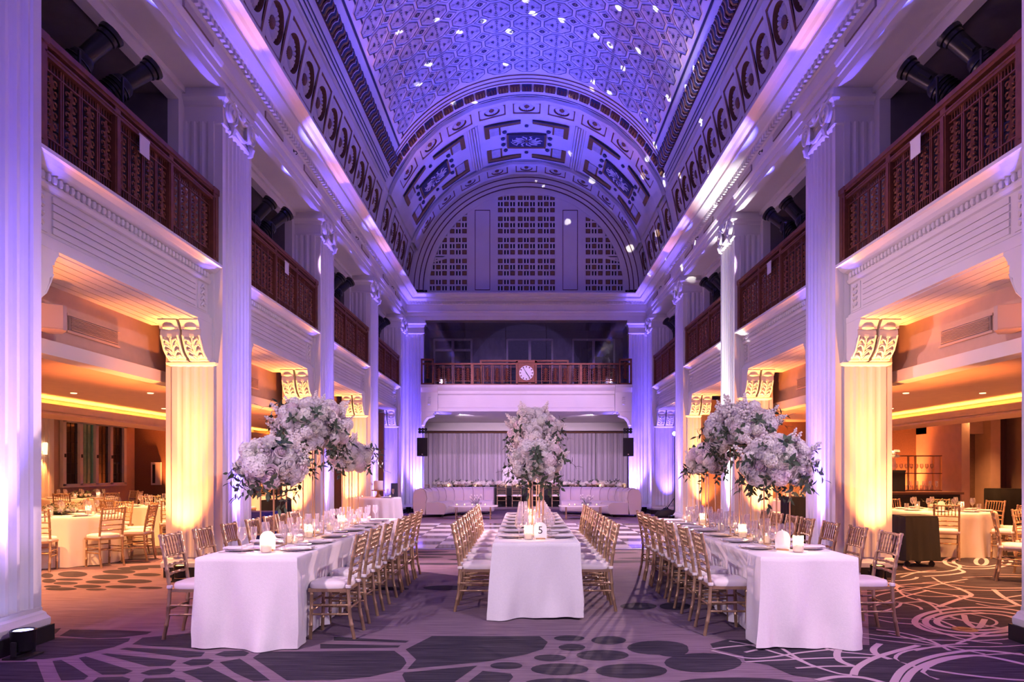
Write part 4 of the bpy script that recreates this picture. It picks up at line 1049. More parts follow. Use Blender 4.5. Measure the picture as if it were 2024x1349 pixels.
def make_chair(full=True):
    t = thing('chiavari_chair', 'gold chair', 'chair')
    part('seat_frame', CM['seat_frame'], t); c = part('cushion', CM['cushion'], t)
    for sx in (-1, 1):
        part('leg', CM['leg'], t, (sx * .18, .150, 0)); part('back_post', CM['back_post'], t, (sx * .178, -.185, 0)); part('tie', CM['tie'], c, (sx * .178, -.185, .448))
    for z, y in ((.90, -.265), (.725, -.228), (.645, -.212), (.57, -.20)): part('back_rail', CM['back_rail'], t, (0, y, z))
    for i in range(6): part('spindle', CM['spindle'], t, (-.125 + i * .05, -.228, .728))
    for z in (.30, .22):
        for sx in (-1, 1): part('stretcher', CM['stretcher'], t, (sx * .18, -.020, z), (0, 0, PI / 2), (.93, 1, 1))
    part('stretcher', CM['stretcher'], t, (0, .142, .33)); part('stretcher', CM['stretcher'], t, (0, .142, .25)); part('stretcher', CM['stretcher'], t, (0, -.192, .27))
    return t
chair0 = make_chair()
def chair(x, y, rz, label, group): return place(chair0, (x, y, 0), rz, label, group)

# ------------------------------------------------------------------ tables and cloths
def rect_cloth(w, L, seed, z=.765, dents={}):
    rnd = random.Random(seed); per = []; n1, n2 = 30, 200
    hw = w / 2
    segs = [((-hw, 0), (hw, 0), (0, -1), n1), ((hw, 0), (hw, L), (1, 0), n2), ((hw, L), (-hw, L), (0, 1), n1), ((-hw, L), (-hw, 0), (-1, 0), n2)]
    for a, c, nrm, n in segs:
        ln = math.hypot(c[0] - a[0], c[1] - a[1])
        for i in range(n):
            t = i / n; d0 = t * ln; d1 = (1 - t) * ln
            per.append((a[0] + (c[0] - a[0]) * t, a[1] + (c[1] - a[1]) * t, nrm, min(d0, d1), d0 if d0 < d1 else d1, t, n))
    N = len(per); ph = [rnd.uniform(0, 6) for _ in range(6)]
    rows = [0, .004, .02, .06, .14, .22, .29, .36, .45, .58, .7, .82, .92, 1.0]
    def nrm_at(k):
        x, y, nr, dc, _, t, n = per[k]
        # blend the normals at the corners
        px, py, pn, *_ = per[k - 1]; 
        nx, ny = nr
        if dc < .05:
            for cx, cy, vx, vy in ((-hw, 0, -1, -1), (hw, 0, 1, -1), (hw, L, 1, 1), (-hw, L, -1, 1)):
                if math.hypot(x - cx, y - cy) < .06:
                    f = 1 - math.hypot(x - cx, y - cy) / .06; nx += (vx * .7 - nx) * f; ny += (vy * .7 - ny) * f
        return nx, ny
    def fn(i, j):
        x, y, nr, dc, _, t, n = per[i]; q = rows[j]; nx, ny = nrm_at(i)
        u = i / N * 2 * (w + L)
        fold = (.014 * math.sin(u * 9 + ph[0] + q) + .014 * math.sin(u * 17 + ph[1] - 2 * q) + .010 * math.sin(u * 5.3 + ph[2]) + .007 * math.sin(u * 29 + ph[4] + 3 * q)) * (2.1 if nr[1] else 1.1) * q ** .9
        wc = math.exp(-(dc / .14) ** 2)
        o = .010 * min(1, q * 60) + .008 * q ** 1.6 + fold + wc * .018 * q ** 1.2
        if q > .9: o += .012 * math.sin(u * 11 + ph[3])
        if nr[0]:
            lim, k_ = dents.get(nr[0], (9, []))[0], 0
            for yc_ in dents.get(nr[0], (9, []))[1]:
                e_ = abs(y - yc_); k_ = max(k_, 1 if e_ < .235 else max(0, 1 - (e_ - .235) / .09))
            tgt = o + (min(o, lim) - o) * k_ * k_ * (3 - 2 * k_)
            g_ = min(1, q / .27); o = o + (tgt - o) * g_ * g_ * (3 - 2 * g_)
        zz = z * (1 - q) + .006 + (.010 * (1 + math.sin(u * 3.1 + ph[5])) * q ** 4)
        if j == 1: zz = z - .002
        if j == 0: o = 0; zz = z
        return (x + nx * o, y + ny * o, zz)
    m = MB(); m.grid(N, len(rows), fn, wrap=True)
    m.f.append(list(range(N))); m.m.append(0)
    return m.mesh('tablecloth', 'linen', True, 60)
def round_cloth(r, seed, z=.765, mat_='linen_cream', nf=16):
    rnd = random.Random(seed); p = rnd.uniform(0, 6); N = 96; rows = [0, .01, .05, .15, .35, .6, .8, 1.0]
    def fn(i, j):
        a = 2 * PI * i / N; q = rows[j]
        rr = r + .015 * min(1, q * 40) + .05 * q + (.035 * math.sin(nf * a + p) + .018 * math.sin(nf * 1.7 * a)) * q ** .8
        if j == 0: rr = r - .006
        return (rr * math.cos(a), rr * math.sin(a), z * (1 - q) + .006 * q)
    m = MB(); m.grid(N, len(rows), fn, wrap=True); m.f.append(list(range(N))); m.m.append(0)
    return m.mesh('tablecloth', mat_, True, 60)
LEGM = MB().tube([(0, 0, 0), (0, 0, .72)], .018, 8).mesh('leg', 'black_metal')
TABLES = [('A', -2.37, 5.88, .83, 4.75, 'blue bin table'), ('B', .06, 7.06, .86, 4.88, 'table five'), ('C', 2.31, 5.90, .80, 4.70, 'black cart table')]
ROWS = {('A', -1): (-2.99, [6.40, 7.02, 7.66, 8.30, 8.86, 9.34, 9.80]), ('A', 1): (-1.80, [6.42, 7.06, 7.68, 8.46, 8.96, 9.46, 9.96]),
        ('B', -1): (-.555, [7.64 + .645 * i for i in range(7)]), ('B', 1): (.655, [7.64 + .645 * i for i in range(7)]),
        ('C', -1): (1.80, [6.55, 7.17, 7.80, 8.40, 8.88, 9.37, 9.82]), ('C', 1): (3.05, [6.53, 7.17, 7.80, 8.45, 8.93, 9.45, 9.92])}
for key, cx, y0, w, L, tn_ in TABLES:
    t = thing('banquet_table', f'long folding table under the white cloth, {tn_}', 'table', (cx, y0, 0), 0, 'long banquet tables')
    part('tabletop', MB().box(-w / 2 + .01, w / 2 - .01, .01, L - .01, .72, .762).mesh('tabletop', 'wood_stand'), t)
    for sx in (-1, 1):
        for yy in (.3, L - .3): part('leg', LEGM, t, (sx * (w / 2 - .12), yy, 0))
    fr_ = {sd_: ((abs(ROWS[key, sd_][0] - cx) - .172 - w / 2) - .012, [q_ - y0 for q_ in ROWS[key, sd_][1]]) for sd_ in (-1, 1)}
    c = link('tablecloth', rect_cloth(w, L, ord(key), .765, fr_), None, (cx, y0, 0)); tag(c, {'A': 'white floor-length cloth on the long table beside the blue bin', 'B': 'white floor-length cloth on the table with the number 5 card', 'C': 'white floor-length cloth on the long table beside the black cart'}[key], 'tablecloth')
SIDE_NAME = {('A', -1): 'pier side', ('A', 1): 'table five side', ('B', -1): 'blue bin side', ('B', 1): 'black cart side', ('C', -1): 'table five side', ('C', 1): 'pier side'}
TN = {k[0]: k[5] for k in TABLES}
random.seed(21)
for (k, sd), (x, ys_) in ROWS.items():
    for i, y in enumerate(ys_):
        chair(x + random.uniform(-.005, .005), y, (-PI / 2 if sd < 0 else PI / 2) + random.uniform(-.02, .02), f'cushioned gold chair, {ORD[i]} from the carpet end, {SIDE_NAME[k, sd]} of {TN[k]}', 'gold chairs along the long tables')

# ------------------------------------------------------------------ tableware
def single(name, me, cat): return me
WINE = MB().lathe([(0, .0), (.036, .0), (.036, .003), (.005, .008), (.004, .09), (.006, .10), (.028, .125), (.040, .155), (.040, .185), (.032, .225), (.0305, .225), (.038, .185), (.038, .157), (.026, .128), (0, .108)], 16).mesh('wine_glass', 'glass', True, 70)
FLUTE = MB().lathe([(0, 0), (.032, 0), (.032, .003), (.004, .008), (.004, .08), (.018, .11), (.027, .15), (.026, .225), (.0245, .225), (.025, .15), (.015, .115), (0, .095)], 14).mesh('champagne_flute', 'glass', True, 70)
TUMB = MB().lathe([(0, 0), (.028, 0), (.034, .012), (.036, .12), (.034, .12), (.032, .016), (0, .012)], 16).mesh('tumbler', 'glass', True, 70)
CHG = MB().lathe([(0, .002), (.09, .002), (.12, .008), (.155, .014), (.155, .017), (.12, .012), (.09, .006), (0, .006)], 28).mesh('charger_plate', 'charger', True, 50)
PLT = MB().lathe([(0, .0), (.07, .0), (.10, .008), (.125, .013), (.125, .016), (.10, .011), (.07, .004), (0, .004)], 24).mesh('dinner_plate', 'china', True, 50)
NAP = MB().box(-.055, .055, -.13, .10, 0, .008).box(-.053, .053, -.128, .05, .008, .014).mesh('napkin', 'napkin')
CARDM = MB().box(-.045, .045, -.08, .07, 0, .0015).mesh('menu_card', 'paper')
FORK = MB().box(-.007, .007, -.1, .03, 0, .003).box(-.011, .011, .03, .05, 0, .003).box(-.011, -.007, .05, .09, 0, .003).box(-.002, .002, .05, .09, 0, .003).box(.007, .011, .05, .09, 0, .003).mesh('fork', 'steel')
KNIFE = MB().box(-.007, .007, -.1, 0, 0, .004).add([(-.008, 0, .001), (.008, 0, .001), (.008, .08, .001), (0, .105, .001), (-.008, .09, .001), (-.008, 0, .003), (.008, 0, .003), (.008, .08, .003), (0, .105, .003), (-.008, .09, .003)], [(0, 1, 2, 3, 4), (9, 8, 7, 6, 5), (0, 5, 6, 1), (1, 6, 7, 2), (2, 7, 8, 3), (3, 8, 9, 4), (4, 9, 5, 0)]).mesh('knife', 'steel')
def item(name, me, loc, rz, label, cat, group): return tag(link(name, me, None, loc, (0, 0, rz)), label, cat, group)
TZ = .7655
STAND_Y = {'A': (6.72, 7.85, 9.35), 'B': (8.15, 9.35, 10.8), 'C': (6.72, 7.85, 9.2)}
OCC = []
def occupy(x, y, r): OCC.append((x, y, r))
def settle(x, y, r, dx=0, dy=1, span=.30):                # the nearest free spot along one direction
    for n_ in range(61):
        st_ = (n_ + 1) // 2 * (1 if n_ % 2 else -1) * span / 30
        for off in (0, .02, -.02, .04, -.04, .06, -.06):
            px_, py_ = x + dx * st_ + (off if dy else 0), y + dy * st_ + (off if dx else 0)
            if all(math.hypot(px_ - a, py_ - c) > r + q + .003 for a, c, q in OCC): occupy(px_, py_, r); return px_, py_
    occupy(x, y, r); return x, y
STANDS = {'A': ((-2.44, 6.72), (-2.40, 7.85), (-2.36, 9.35)), 'B': ((.09, 8.15), (.07, 9.35), (.06, 10.8)), 'C': ((2.33, 6.72), (2.33, 7.85), (2.31, 9.2))}
for q_ in STANDS.values():
    for a, c in q_:
        for t_ in range(13):
            for e_ in (-1, 1): occupy(a + e_ * .062, c - .17 + t_ * .34 / 12, .008)
        for t_ in range(5):
            for e_ in (-1, 1): occupy(a - .062 + t_ * .031, c + e_ * .17, .008)
for a, c in ((.105, 7.42), (-2.36, 6.34), (2.27, 6.40)):
    for t_ in (-.05, 0, .05): occupy(a + t_, c, .03)
    occupy(a, c, .06)
random.seed(5)
for (k, sd), (x, ys_) in ROWS.items():
    cx = next(t[1] for t in TABLES if t[0] == k); w = next(t[3] for t in TABLES if t[0] == k)
    for i, y in enumerate(ys_):
        occupy(cx + sd * (w / 2 - .17), y, .155)
        if i % 2 == 1 and y - ys_[i - 1] > .6:
            R = Matrix.Translation((cx + sd * w / 2, y, TZ)) @ Matrix.Rotation(-PI / 2 if sd < 0 else PI / 2, 4, 'Z'); p_ = R @ Vector((-.25, .235, 0)); occupy(p_.x, p_.y, .078)
for (k, sd), (x, ys_) in ROWS.items():
    cx = next(t[1] for t in TABLES if t[0] == k); w = next(t[3] for t in TABLES if t[0] == k)
    for i, y in enumerate(ys_):
        ex = cx + sd * w / 2; rz = -PI / 2 if sd < 0 else PI / 2
        R = Matrix.Translation((ex, y, TZ)) @ Matrix.Rotation(rz, 4, 'Z')
        def at_(a, c, z=0): return R @ Vector((a, c, z))
        wh = f'{ORD[i]} place from the carpet end, {SIDE_NAME[k, sd]} of {TN[k]}'
        item('charger_plate', CHG, at_(0, .17), rz, f'mauve charger plate, {wh}', 'plate', 'charger plates on the long tables')
        item('dinner_plate', PLT, at_(0, .17, .0063), rz, f'white dinner plate, {wh}', 'plate', 'dinner plates on the long tables')
        item('napkin', NAP, at_(0, .15, .0195), rz + random.uniform(-.1, .1), f'folded lilac napkin, {wh}', 'napkin', 'napkins on the long tables')
        item('fork', FORK, at_(-.19, .14), rz, f'steel fork, {wh}', 'fork', 'forks on the long tables')
        item('knife', KNIFE, at_(.19, .14), rz, f'steel knife, {wh}', 'knife', 'knives on the long tables')
        pw_ = at_(.20, .25); item('wine_glass', WINE, (*settle(pw_.x, pw_.y, .041), TZ), rz, f'empty wine glass, {wh}', 'wine glass', 'wine glasses on the long tables')
        pw_ = at_(.125, .325); item('champagne_flute', FLUTE, (*settle(pw_.x, pw_.y, .033), TZ), rz, f'champagne flute, {wh}', 'flute', 'champagne flutes on the long tables')
        if not any(abs(y - q_) < .30 for q_ in STAND_Y[k]): pw_ = at_(.06, .36); item('tumbler', TUMB, (*settle(pw_.x, pw_.y, .037), TZ), rz, f'water tumbler, {wh}', 'tumbler', 'tumblers on the long tables')
        if i % 2 == 1 and y - ys_[i - 1] > .6: item('bread_plate', PLT, at_(-.25, .235), rz, f'small bread plate, {wh}', 'plate', 'bread plates on the long tables').scale = (.62, .62, 1)
HUR = MB().lathe([(0, 0), (.042, 0), (.045, .005), (.045, .15), (.043, .15), (.042, .008), (0, .006)], 16).mesh('glass_cylinder', 'glass', True, 60)
VOT = MB().lathe([(0, 0), (.026, 0), (.033, .06), (.031, .06), (.024, .006), (0, .006)], 12).mesh('glass_cup', 'glass', True, 60)
PIL = MB().lathe([(0, .009), (.033, .009), (.034, .075), (.020, .078), (0, .072)], 14).mesh('candle', 'wax', True, 60)
TEA = MB().lathe([(0, .007), (.021, .007), (.024, .030), (0, .028)], 10).mesh('candle', 'wax', True, 60)
FLM = MB().lathe([(0, 0), (.006, .008), (.005, .016), (0, .028)], 8).mesh('flame', 'flame', True, 60)
def candle(kind, x, y, z, label, watts=0, group='candles on the long tables'):
    t = thing('hurricane_candle' if kind else 'votive_candle', label, 'candle', (x, y, z), 0, group)
    part('glass_cylinder' if kind else 'glass_cup', HUR if kind else VOT, t); c = part('candle', PIL if kind else TEA, t); part('flame', FLM, c, (0, 0, .074 if kind else .03))
    if watts: point('candle_light', (x, y, z + (.125 if kind else .085)), watts, (1.0, .52, .22), .015)
random.seed(9)
for k, cx, y0, w, L, tn_ in TABLES:
    used_y = []
    for i in range(6):
        y = y0 + .34 + i * (L - .6) / 5.5
        for sy_ in STAND_Y[k]:
            if abs(y - sy_) < .26: y = sy_ + (.28 if y >= sy_ else -.28)
        candle(1, *settle(cx + random.choice((-.04, .04)), y, .046), TZ, f'pillar candle in a glass cylinder, {ORD[i]} from the carpet end of {tn_}', 2.2 if i % 2 == 0 else 0)
        yv = y + .27
        for sy_ in STAND_Y[k]:
            if abs(yv - sy_) < .23: yv = sy_ + .235
        if any(abs(yv - q_) < .085 for q_ in used_y): yv += .1
        used_y.append(yv)
        candle(0, *settle(cx + random.choice((-.05, .05)), yv, .034), TZ, f'small votive candle, {ORD[i]} from the carpet end of {tn_}', 0)
# table numbers
def number_card(x, y, rz, digit, label):
    t = thing('table_number', label, 'sign', (x, y, TZ), rz)
    P = [(-.065, 0), (.065, 0), (.068, .10)] + [(.068 * math.cos(a), .10 + .068 * math.sin(a)) for a in [PI * i / 10 for i in range(1, 10)]] + [(-.068, .10)]
    m = MB(); m.prism(P, lambda u, v, q: (u, q, v + .012), -.004, .004); part('card', m.mesh('card', 'paper'), t)
    part('foot', MB().box(-.05, .05, -.02, .02, 0, .016).mesh('foot', 'gold_rod'), t)
    if digit:
        cu_ = bpy.data.curves.new('digit', 'FONT'); cu_.body = digit; cu_.size = .11; cu_.align_x = 'CENTER'; cu_.extrude = .0008
        o = bpy.data.objects.new('digit', cu_); COL.objects.link(o); dg = bpy.context.evaluated_depsgraph_get()
        me = bpy.data.meshes.new_from_object(o.evaluated_get(dg)); bpy.data.objects.remove(o)
        me.materials.clear(); me.materials.append(MATS['ink']); part('digit', me, t, (0, -.0055, .06), (PI / 2, 0, 0))
number_card(.105, 7.42, 0, '5', 'arched white card with the number 5 on the middle table')
number_card(-2.36, 6.34, .25, None, 'arched white table number card on the blue bin table')
number_card(2.27, 6.40, -.7, None, 'arched white table number card on the black cart table')

# ------------------------------------------------------------------ flowers
def rose_mesh(matn):
    m = MB(); rnd = random.Random(4)
    m.lathe([(0, -.03), (.022, -.022), (.028, 0), (.02, .022), (0, .03)], 10)
    for ring, (n, r, h, op) in enumerate(((4, .020, .040, .12), (5, .032, .034, .35), (6, .042, .024, .7), (6, .046, .008, 1.1))):
        for i in range(n):
            a = 2 * PI * i / n + ring * .5 + rnd.uniform(-.1, .1); W = .62 * r + .012
            def f(ii, jj):
                u = ii / 3 * 2 - 1; v = jj / 3
                tz = -.02 + v * (h + .02) - .006 * abs(u) ** 2 - (.010 * v ** 3 if op > .5 else 0)
                rad = r * (.55 + .45 * math.sin(v * PI / 2)) + op * .014 * v ** 2 - .012 * u * u
                t = u * W * (1 - .25 * v * v)
                return (rad * math.cos(a) - t * math.sin(a), rad * math.sin(a) + t * math.cos(a), tz)
            m.grid(4, 4, f)
    return m.mesh('rose', matn, True, 80)
def hydr_mesh(matn):
    m = MB(); rnd = random.Random(8); n = 64
    m.lathe([(0, -.035), (.035, -.025), (.048, .005), (.035, .035), (0, .048)], 10)
    for i in range(n):
        z = 1 - 1.45 * (i + .5) / n; a = i * 2.39996; q = math.sqrt(max(0, 1 - z * z))
        d = Vector((q * math.cos(a), q * math.sin(a), z)); c = d * (.058 + rnd.uniform(-.004, .005))
        u = d.orthogonal().normalized(); w = d.cross(u); r0 = rnd.uniform(0, 1.5)
        for p in range(4):
            b0 = r0 + p * PI / 2; e = (u * math.cos(b0) + w * math.sin(b0)); g = (u * math.cos(b0 + .8) + w * math.sin(b0 + .8)); h = (u * math.cos(b0 - .8) + w * math.sin(b0 - .8))
            m.add([c, c + g * .011 + d * .003, c + e * .0175 + d * .004, c + h * .011 + d * .003], [(0, 1, 2, 3)])
    return m.mesh('hydrangea', matn, False)
def leaf_geo(m, base, direction, up, L, W, mi=0):
    d = Vector(direction).normalized(); n = Vector(up); s_ = d.cross(n).normalized(); n = s_.cross(d)
    pts = []
    for t, w in ((0, .05), (.25, .8), (.5, 1), (.78, .6), (1, .02)):
        c = Vector(base) + d * L * t + n * (-.25 * L * t * t)
        pts += [c + s_ * W * w + n * .12 * W, c - n * .05 * W, c - s_ * W * w + n * .12 * W]
    m.add(pts, [(3 * i + j, 3 * i + j + 1, 3 * i + j + 4, 3 * i + j + 3) for i in range(4) for j in range(2)], mi)
def sprig_mesh(seed, n=9, L=.20, droop=.05):
    m = MB(); rnd = random.Random(seed)
    P = [Vector((0, 0, L * t + 0)) + Vector((.03 * math.sin(3 * t), -droop * t * t * 1.3, 0)) for t in (0, .25, .5, .75, 1)]
    m.tube(P, [.004, .0035, .003, .0025, .0015], 4, 1)
    for i in range(n):
        t = .2 + .8 * i / (n - 1); k = min(3, int(t * 4)); b0 = P[k].lerp(P[k + 1], t * 4 - k)
        a = i * 2.4; dr = Vector((math.cos(a), math.sin(a), .6))
        if i == n - 1: dr = Vector((0, 0, 1)) + P[-1] - P[-2]
        leaf_geo(m, b0, dr, (rnd.uniform(-.3, .3), rnd.uniform(-.3, .3), 1.0), rnd.uniform(.065, .10), rnd.uniform(.018, .027))
    return m.mesh('leaf_sprig', ['leaf', 'twig'], True, 60)
def bud_mesh(seed):
    m = MB(); rnd = random.Random(seed); m.tube([(0, 0, 0), (.01, .0, .1), (0, .01, .2)], [.004, .003, .0015], 4, 1)
    for i in range(14):
        t = .25 + .75 * i / 13; a = i * 2.4; r = .034 * (1.2 - t)
        c = (r * math.cos(a), r * math.sin(a), .2 * t); q = .019 * (1.25 - .6 * t)
        m.lathe([(0, -q), (q * .8, -q * .4), (q, q * .2), (q * .6, q * .8), (0, q * .6)], 6, c)
    return m.mesh('blossom_spire', ['petal', 'twig'], True, 50)
BLOOMS = [('rose', rose_mesh('petal')), ('hydrangea', hydr_mesh('petal')), ('rose', rose_mesh('petal_pink')), ('hydrangea', hydr_mesh('petal_cream')), ('hydrangea', hydr_mesh('petal_pink')), ('rose', rose_mesh('petal_cream'))]
SPRIG = [sprig_mesh(i, 9, .20 + .03 * i, .03 + .05 * i) for i in range(3)]; BUD = [bud_mesh(i) for i in range(2)]
def core_mesh():
    bm = bmesh.new(); bmesh.ops.create_icosphere(bm, subdivisions=3, radius=1); rnd = random.Random(1)
    for v in bm.verts: v.co *= rnd.uniform(.82, 1.08)
    me = bpy.data.meshes.new('foliage_core'); bm.to_mesh(me); bm.free(); me.materials.append(MATS['leaf_dark']); return me
CORE = core_mesh()
def arrangement(x, y, z, rx, ry, rz_, n, seed, label):
    rnd = random.Random(seed); t = thing('flower_arrangement', label, 'flowers', (x, y, z), 0, 'tall white flower arrangements')
    part('foliage_core', CORE, t, (0, 0, 0), (0, 0, 0), (rx * .74, ry * .74, rz_ * .72))
    for i in range(n):
        zc = 1 - 1.75 * (i + .5) / n; a = i * 2.39996 + rnd.uniform(-.25, .25); q = math.sqrt(max(0, 1 - zc * zc))
        d = Vector((q * math.cos(a), q * math.sin(a), zc)); k = rnd.uniform(.80, 1.0)
        p = Vector((d.x * rx * k, d.y * ry * k, d.z * rz_ * k)); nm = Vector((d.x / rx, d.y / ry, d.z / rz_)).normalized()
        nme, me = rnd.choices(BLOOMS, (6, 4.5, 1.2, 1.3, .8, 2))[0]; s = rnd.uniform(.95, 1.45) * (.98 if nme == 'rose' else .95)
        e = nm.to_track_quat('Z', 'Y').to_euler(); part(nme, me, t, p, e, (s, s, s))
    for i in range(int(n * .27)):
        a = rnd.uniform(0, 2 * PI); zc = rnd.choice((rnd.uniform(-.8, -.25), rnd.uniform(-.5, .7))); q = math.sqrt(1 - zc * zc)
        d = Vector((q * math.cos(a), q * math.sin(a), zc)); p = Vector((d.x * rx, d.y * ry, d.z * rz_)) * .82
        nm = Vector((d.x, d.y, d.z - .15 * rnd.random())).normalized(); s = rnd.uniform(.62, .98)
        part('leaf_sprig', rnd.choice(SPRIG), t, p, nm.to_track_quat('Z', 'Y').to_euler(), (s, s, s))
    for i in range(int(n * .14)):
        a = rnd.uniform(0, 2 * PI); zc = rnd.uniform(-.2, .95); q = math.sqrt(1 - zc * zc)
        d = Vector((q * math.cos(a), q * math.sin(a), zc)); p = Vector((d.x * rx, d.y * ry, d.z * rz_)) * .88
        s = rnd.uniform(.7, 1.0); part('blossom_spire', rnd.choice(BUD), t, p, (d + Vector((0, 0, .6))).to_track_quat('Z', 'Y').to_euler(), (s, s, s))
def flower_stand(x, y, h, label, w=.062, d=.17):
    t = thing('flower_stand', label, 'stand', (x, y, TZ), 0, 'gold rod flower stands')
    me = MB().tube([(0, 0, 0), (0, 0, h)], .0065, 6).mesh('rod', 'gold_rod')
    for sx in (-1, 1):
        for sy in (-1, 1): part('rod', me, t, (sx * w, sy * d, 0))
    for z in (.006, h):
        m = MB().tube([(-w, -d, z), (w, -d, z)], .006, 5).tube([(-w, d, z), (w, d, z)], .006, 5).tube([(-w, -d, z), (-w, d, z)], .006, 5).tube([(w, -d, z), (w, d, z)], .006, 5)
        if z > .1: m.box(-w, w, -d, d, z - .003, z + .003)
        part('frame', m.mesh('frame', 'gold_rod'), t)
def lift_parts(t, zmin=.001):
    for o in CH.get(t.name, []):
        M = Matrix.LocRotScale(o.location, o.rotation_euler, o.scale); lo = min((M @ v.co).z for v in o.data.vertices)
        if lo < zmin: o.location.z += zmin - lo
sd = 100
for x, y, z, r3, n, nm in ((-2.44, 6.72, 1.55, (.30, .34, .24), 104, 'lower one, carpet end of blue bin table'), (-2.40, 7.85, 1.97, (.37, .58, .29), 150, 'tallest on the blue bin table'), (-2.36, 9.35, 1.66, (.24, .30, .21), 62, 'lower one, dance floor end of blue bin table'),
                         (2.33, 6.72, 1.56, (.29, .36, .24), 104, 'lower one, carpet end of black cart table'), (2.33, 7.85, 1.94, (.33, .58, .27), 150, 'tallest on the black cart table'), (2.31, 9.2, 1.62, (.23, .30, .20), 62, 'lower one, dance floor end of black cart table'),
                         (.09, 8.15, 1.58, (.26, .32, .24), 100, 'lower one over the number 5 card'), (.07, 9.35, 1.99, (.30, .48, .30), 130, 'tallest on table five'), (.06, 10.8, 1.70, (.25, .30, .22), 40, 'lower one at the dance floor end of table five')):
    sd += 1; arrangement(x, y, z, *r3, n, sd, f'white floral arrangement, {nm}')
    flower_stand(x, y, z - r3[2] * .66 - TZ, f'gold rod flower stand, {nm}')
# ------------------------------------------------------------------ lounge before the head table
def sofa(cx, cy, mir, label):
    t = thing('curved_sofa', label, 'sofa', (cx, cy, 0))
    A = lambda u: PI - u * PI / 2                       # 0..1 from the end near the dance floor to the inner end
    def P(u, r, z): return (mir * r * math.cos(A(u)), r * math.sin(A(u)), z)
    N = 73; nch = 9
    def ch(u): return .065 * abs(math.sin(PI * nch * u)) ** .6
    prof = lambda u: [(2.06 - ch(u), .44), (2.02 - ch(u), .60), (2.06 - ch(u), .80), (2.13, .885), (2.25, .915), (2.38, .88), (2.44 + ch(u) * .6, .75), (2.46 + ch(u) * .6, .4), (2.42, .09), (2.1, .09)]
    m = MB(); np_ = 10
    m.grid(np_, N, lambda i, j: P(j / (N - 1), *prof(j / (N - 1))[i]), wrap=True)
    m.f.append(list(range(np_))); m.m.append(0); m.f.append(list(range((N - 1) * np_, N * np_))); m.m.append(0)
    part('backrest', m.mesh('backrest', 'velvet', True, 45), t)
    sm = []
    for q in range(nch + 1):
        u = min(.998, max(.002, q / nch)); m = MB(); m.tube([P(u, 2.055, .45), P(u, 2.018, .60), P(u, 2.055, .80), P(u, 2.125, .888), P(u, 2.25, .918)], .009, 5); part('channel_seam', m.mesh('channel_seam', 'seam', True), t)
    for q in range(3):
        m = MB(); u0, u1 = q / 3 + .004, (q + 1) / 3 - .004; n2 = 15
        pr = [(2.06, .09), (1.48, .09), (1.43, .14), (1.40, .30), (1.43, .40), (1.50, .455), (1.62, .475), (2.06, .47)]
        def sf(i, j):
            u = u0 + (u1 - u0) * j / (n2 - 1); r, z = pr[i]; e = min(j, n2 - 1 - j); k = (.975, .995, 1)[min(e, 2)]
            return P(u, 1.75 + (r - 1.75) * k, .28 + (z - .28) * k)
        m.grid(8, n2, sf, wrap=True); m.f.append(list(range(8))); m.m.append(0); m.f.append(list(range((n2 - 1) * 8, n2 * 8))); m.m.append(0)
        part('seat_cushion', m.mesh('seat_cushion', 'velvet', True, 50), t)
    fm = MB().box(-.03, .03, -.03, .03, 0, .095).mesh('foot', 'black')
    for u in (.05, .5, .95):
        for r in (1.55, 2.3): part('foot', fm, t, P(u, r, 0))
sofa(-1.12, 22.3, 1, 'curved channel-back ivory sofa beside the cake table side speaker')
sofa(1.16, 22.3, -1, 'curved channel-back ivory sofa beside the bright lamp on a stand')
def coffee_table(x, y, label):
    t = thing('coffee_table', label, 'table', (x, y, 0), 0, 'white coffee tables by the sofas')
    P = [(.75 * math.copysign(abs(math.cos(a)) ** .55, math.cos(a)), .36 * math.copysign(abs(math.sin(a)) ** .55, math.sin(a))) for a in [2 * PI * i / 32 for i in range(32)]]
    m = MB(); m.prism(P, lambda u, v, q: (u, v, q), .385, .42); part('top', m.mesh('top', 'china'), t)
    lm = MB().tube([(0, 0, 0), (0, 0, .386)], .012, 6).mesh('leg', 'gold_rod')
    for sx in (-1, 1):
        for sy in (-1, 1): part('leg', lm, t, (sx * .52, sy * .22, 0))
    part('stretcher', MB().tube([(-.52, 0, .1), (.52, 0, .1)], .01, 6).tube([(-.52, -.22, .1), (-.52, .22, .1)], .01, 6).tube([(.52, -.22, .1), (.52, .22, .1)], .01, 6).mesh('stretcher', 'gold_rod'), t)
coffee_table(-1.62, 21.55, 'white coffee table with tulips by the sofa on the cake table side')
coffee_table(1.72, 21.55, 'white coffee table with tulips by the sofa on the bar side')
random.seed(31)
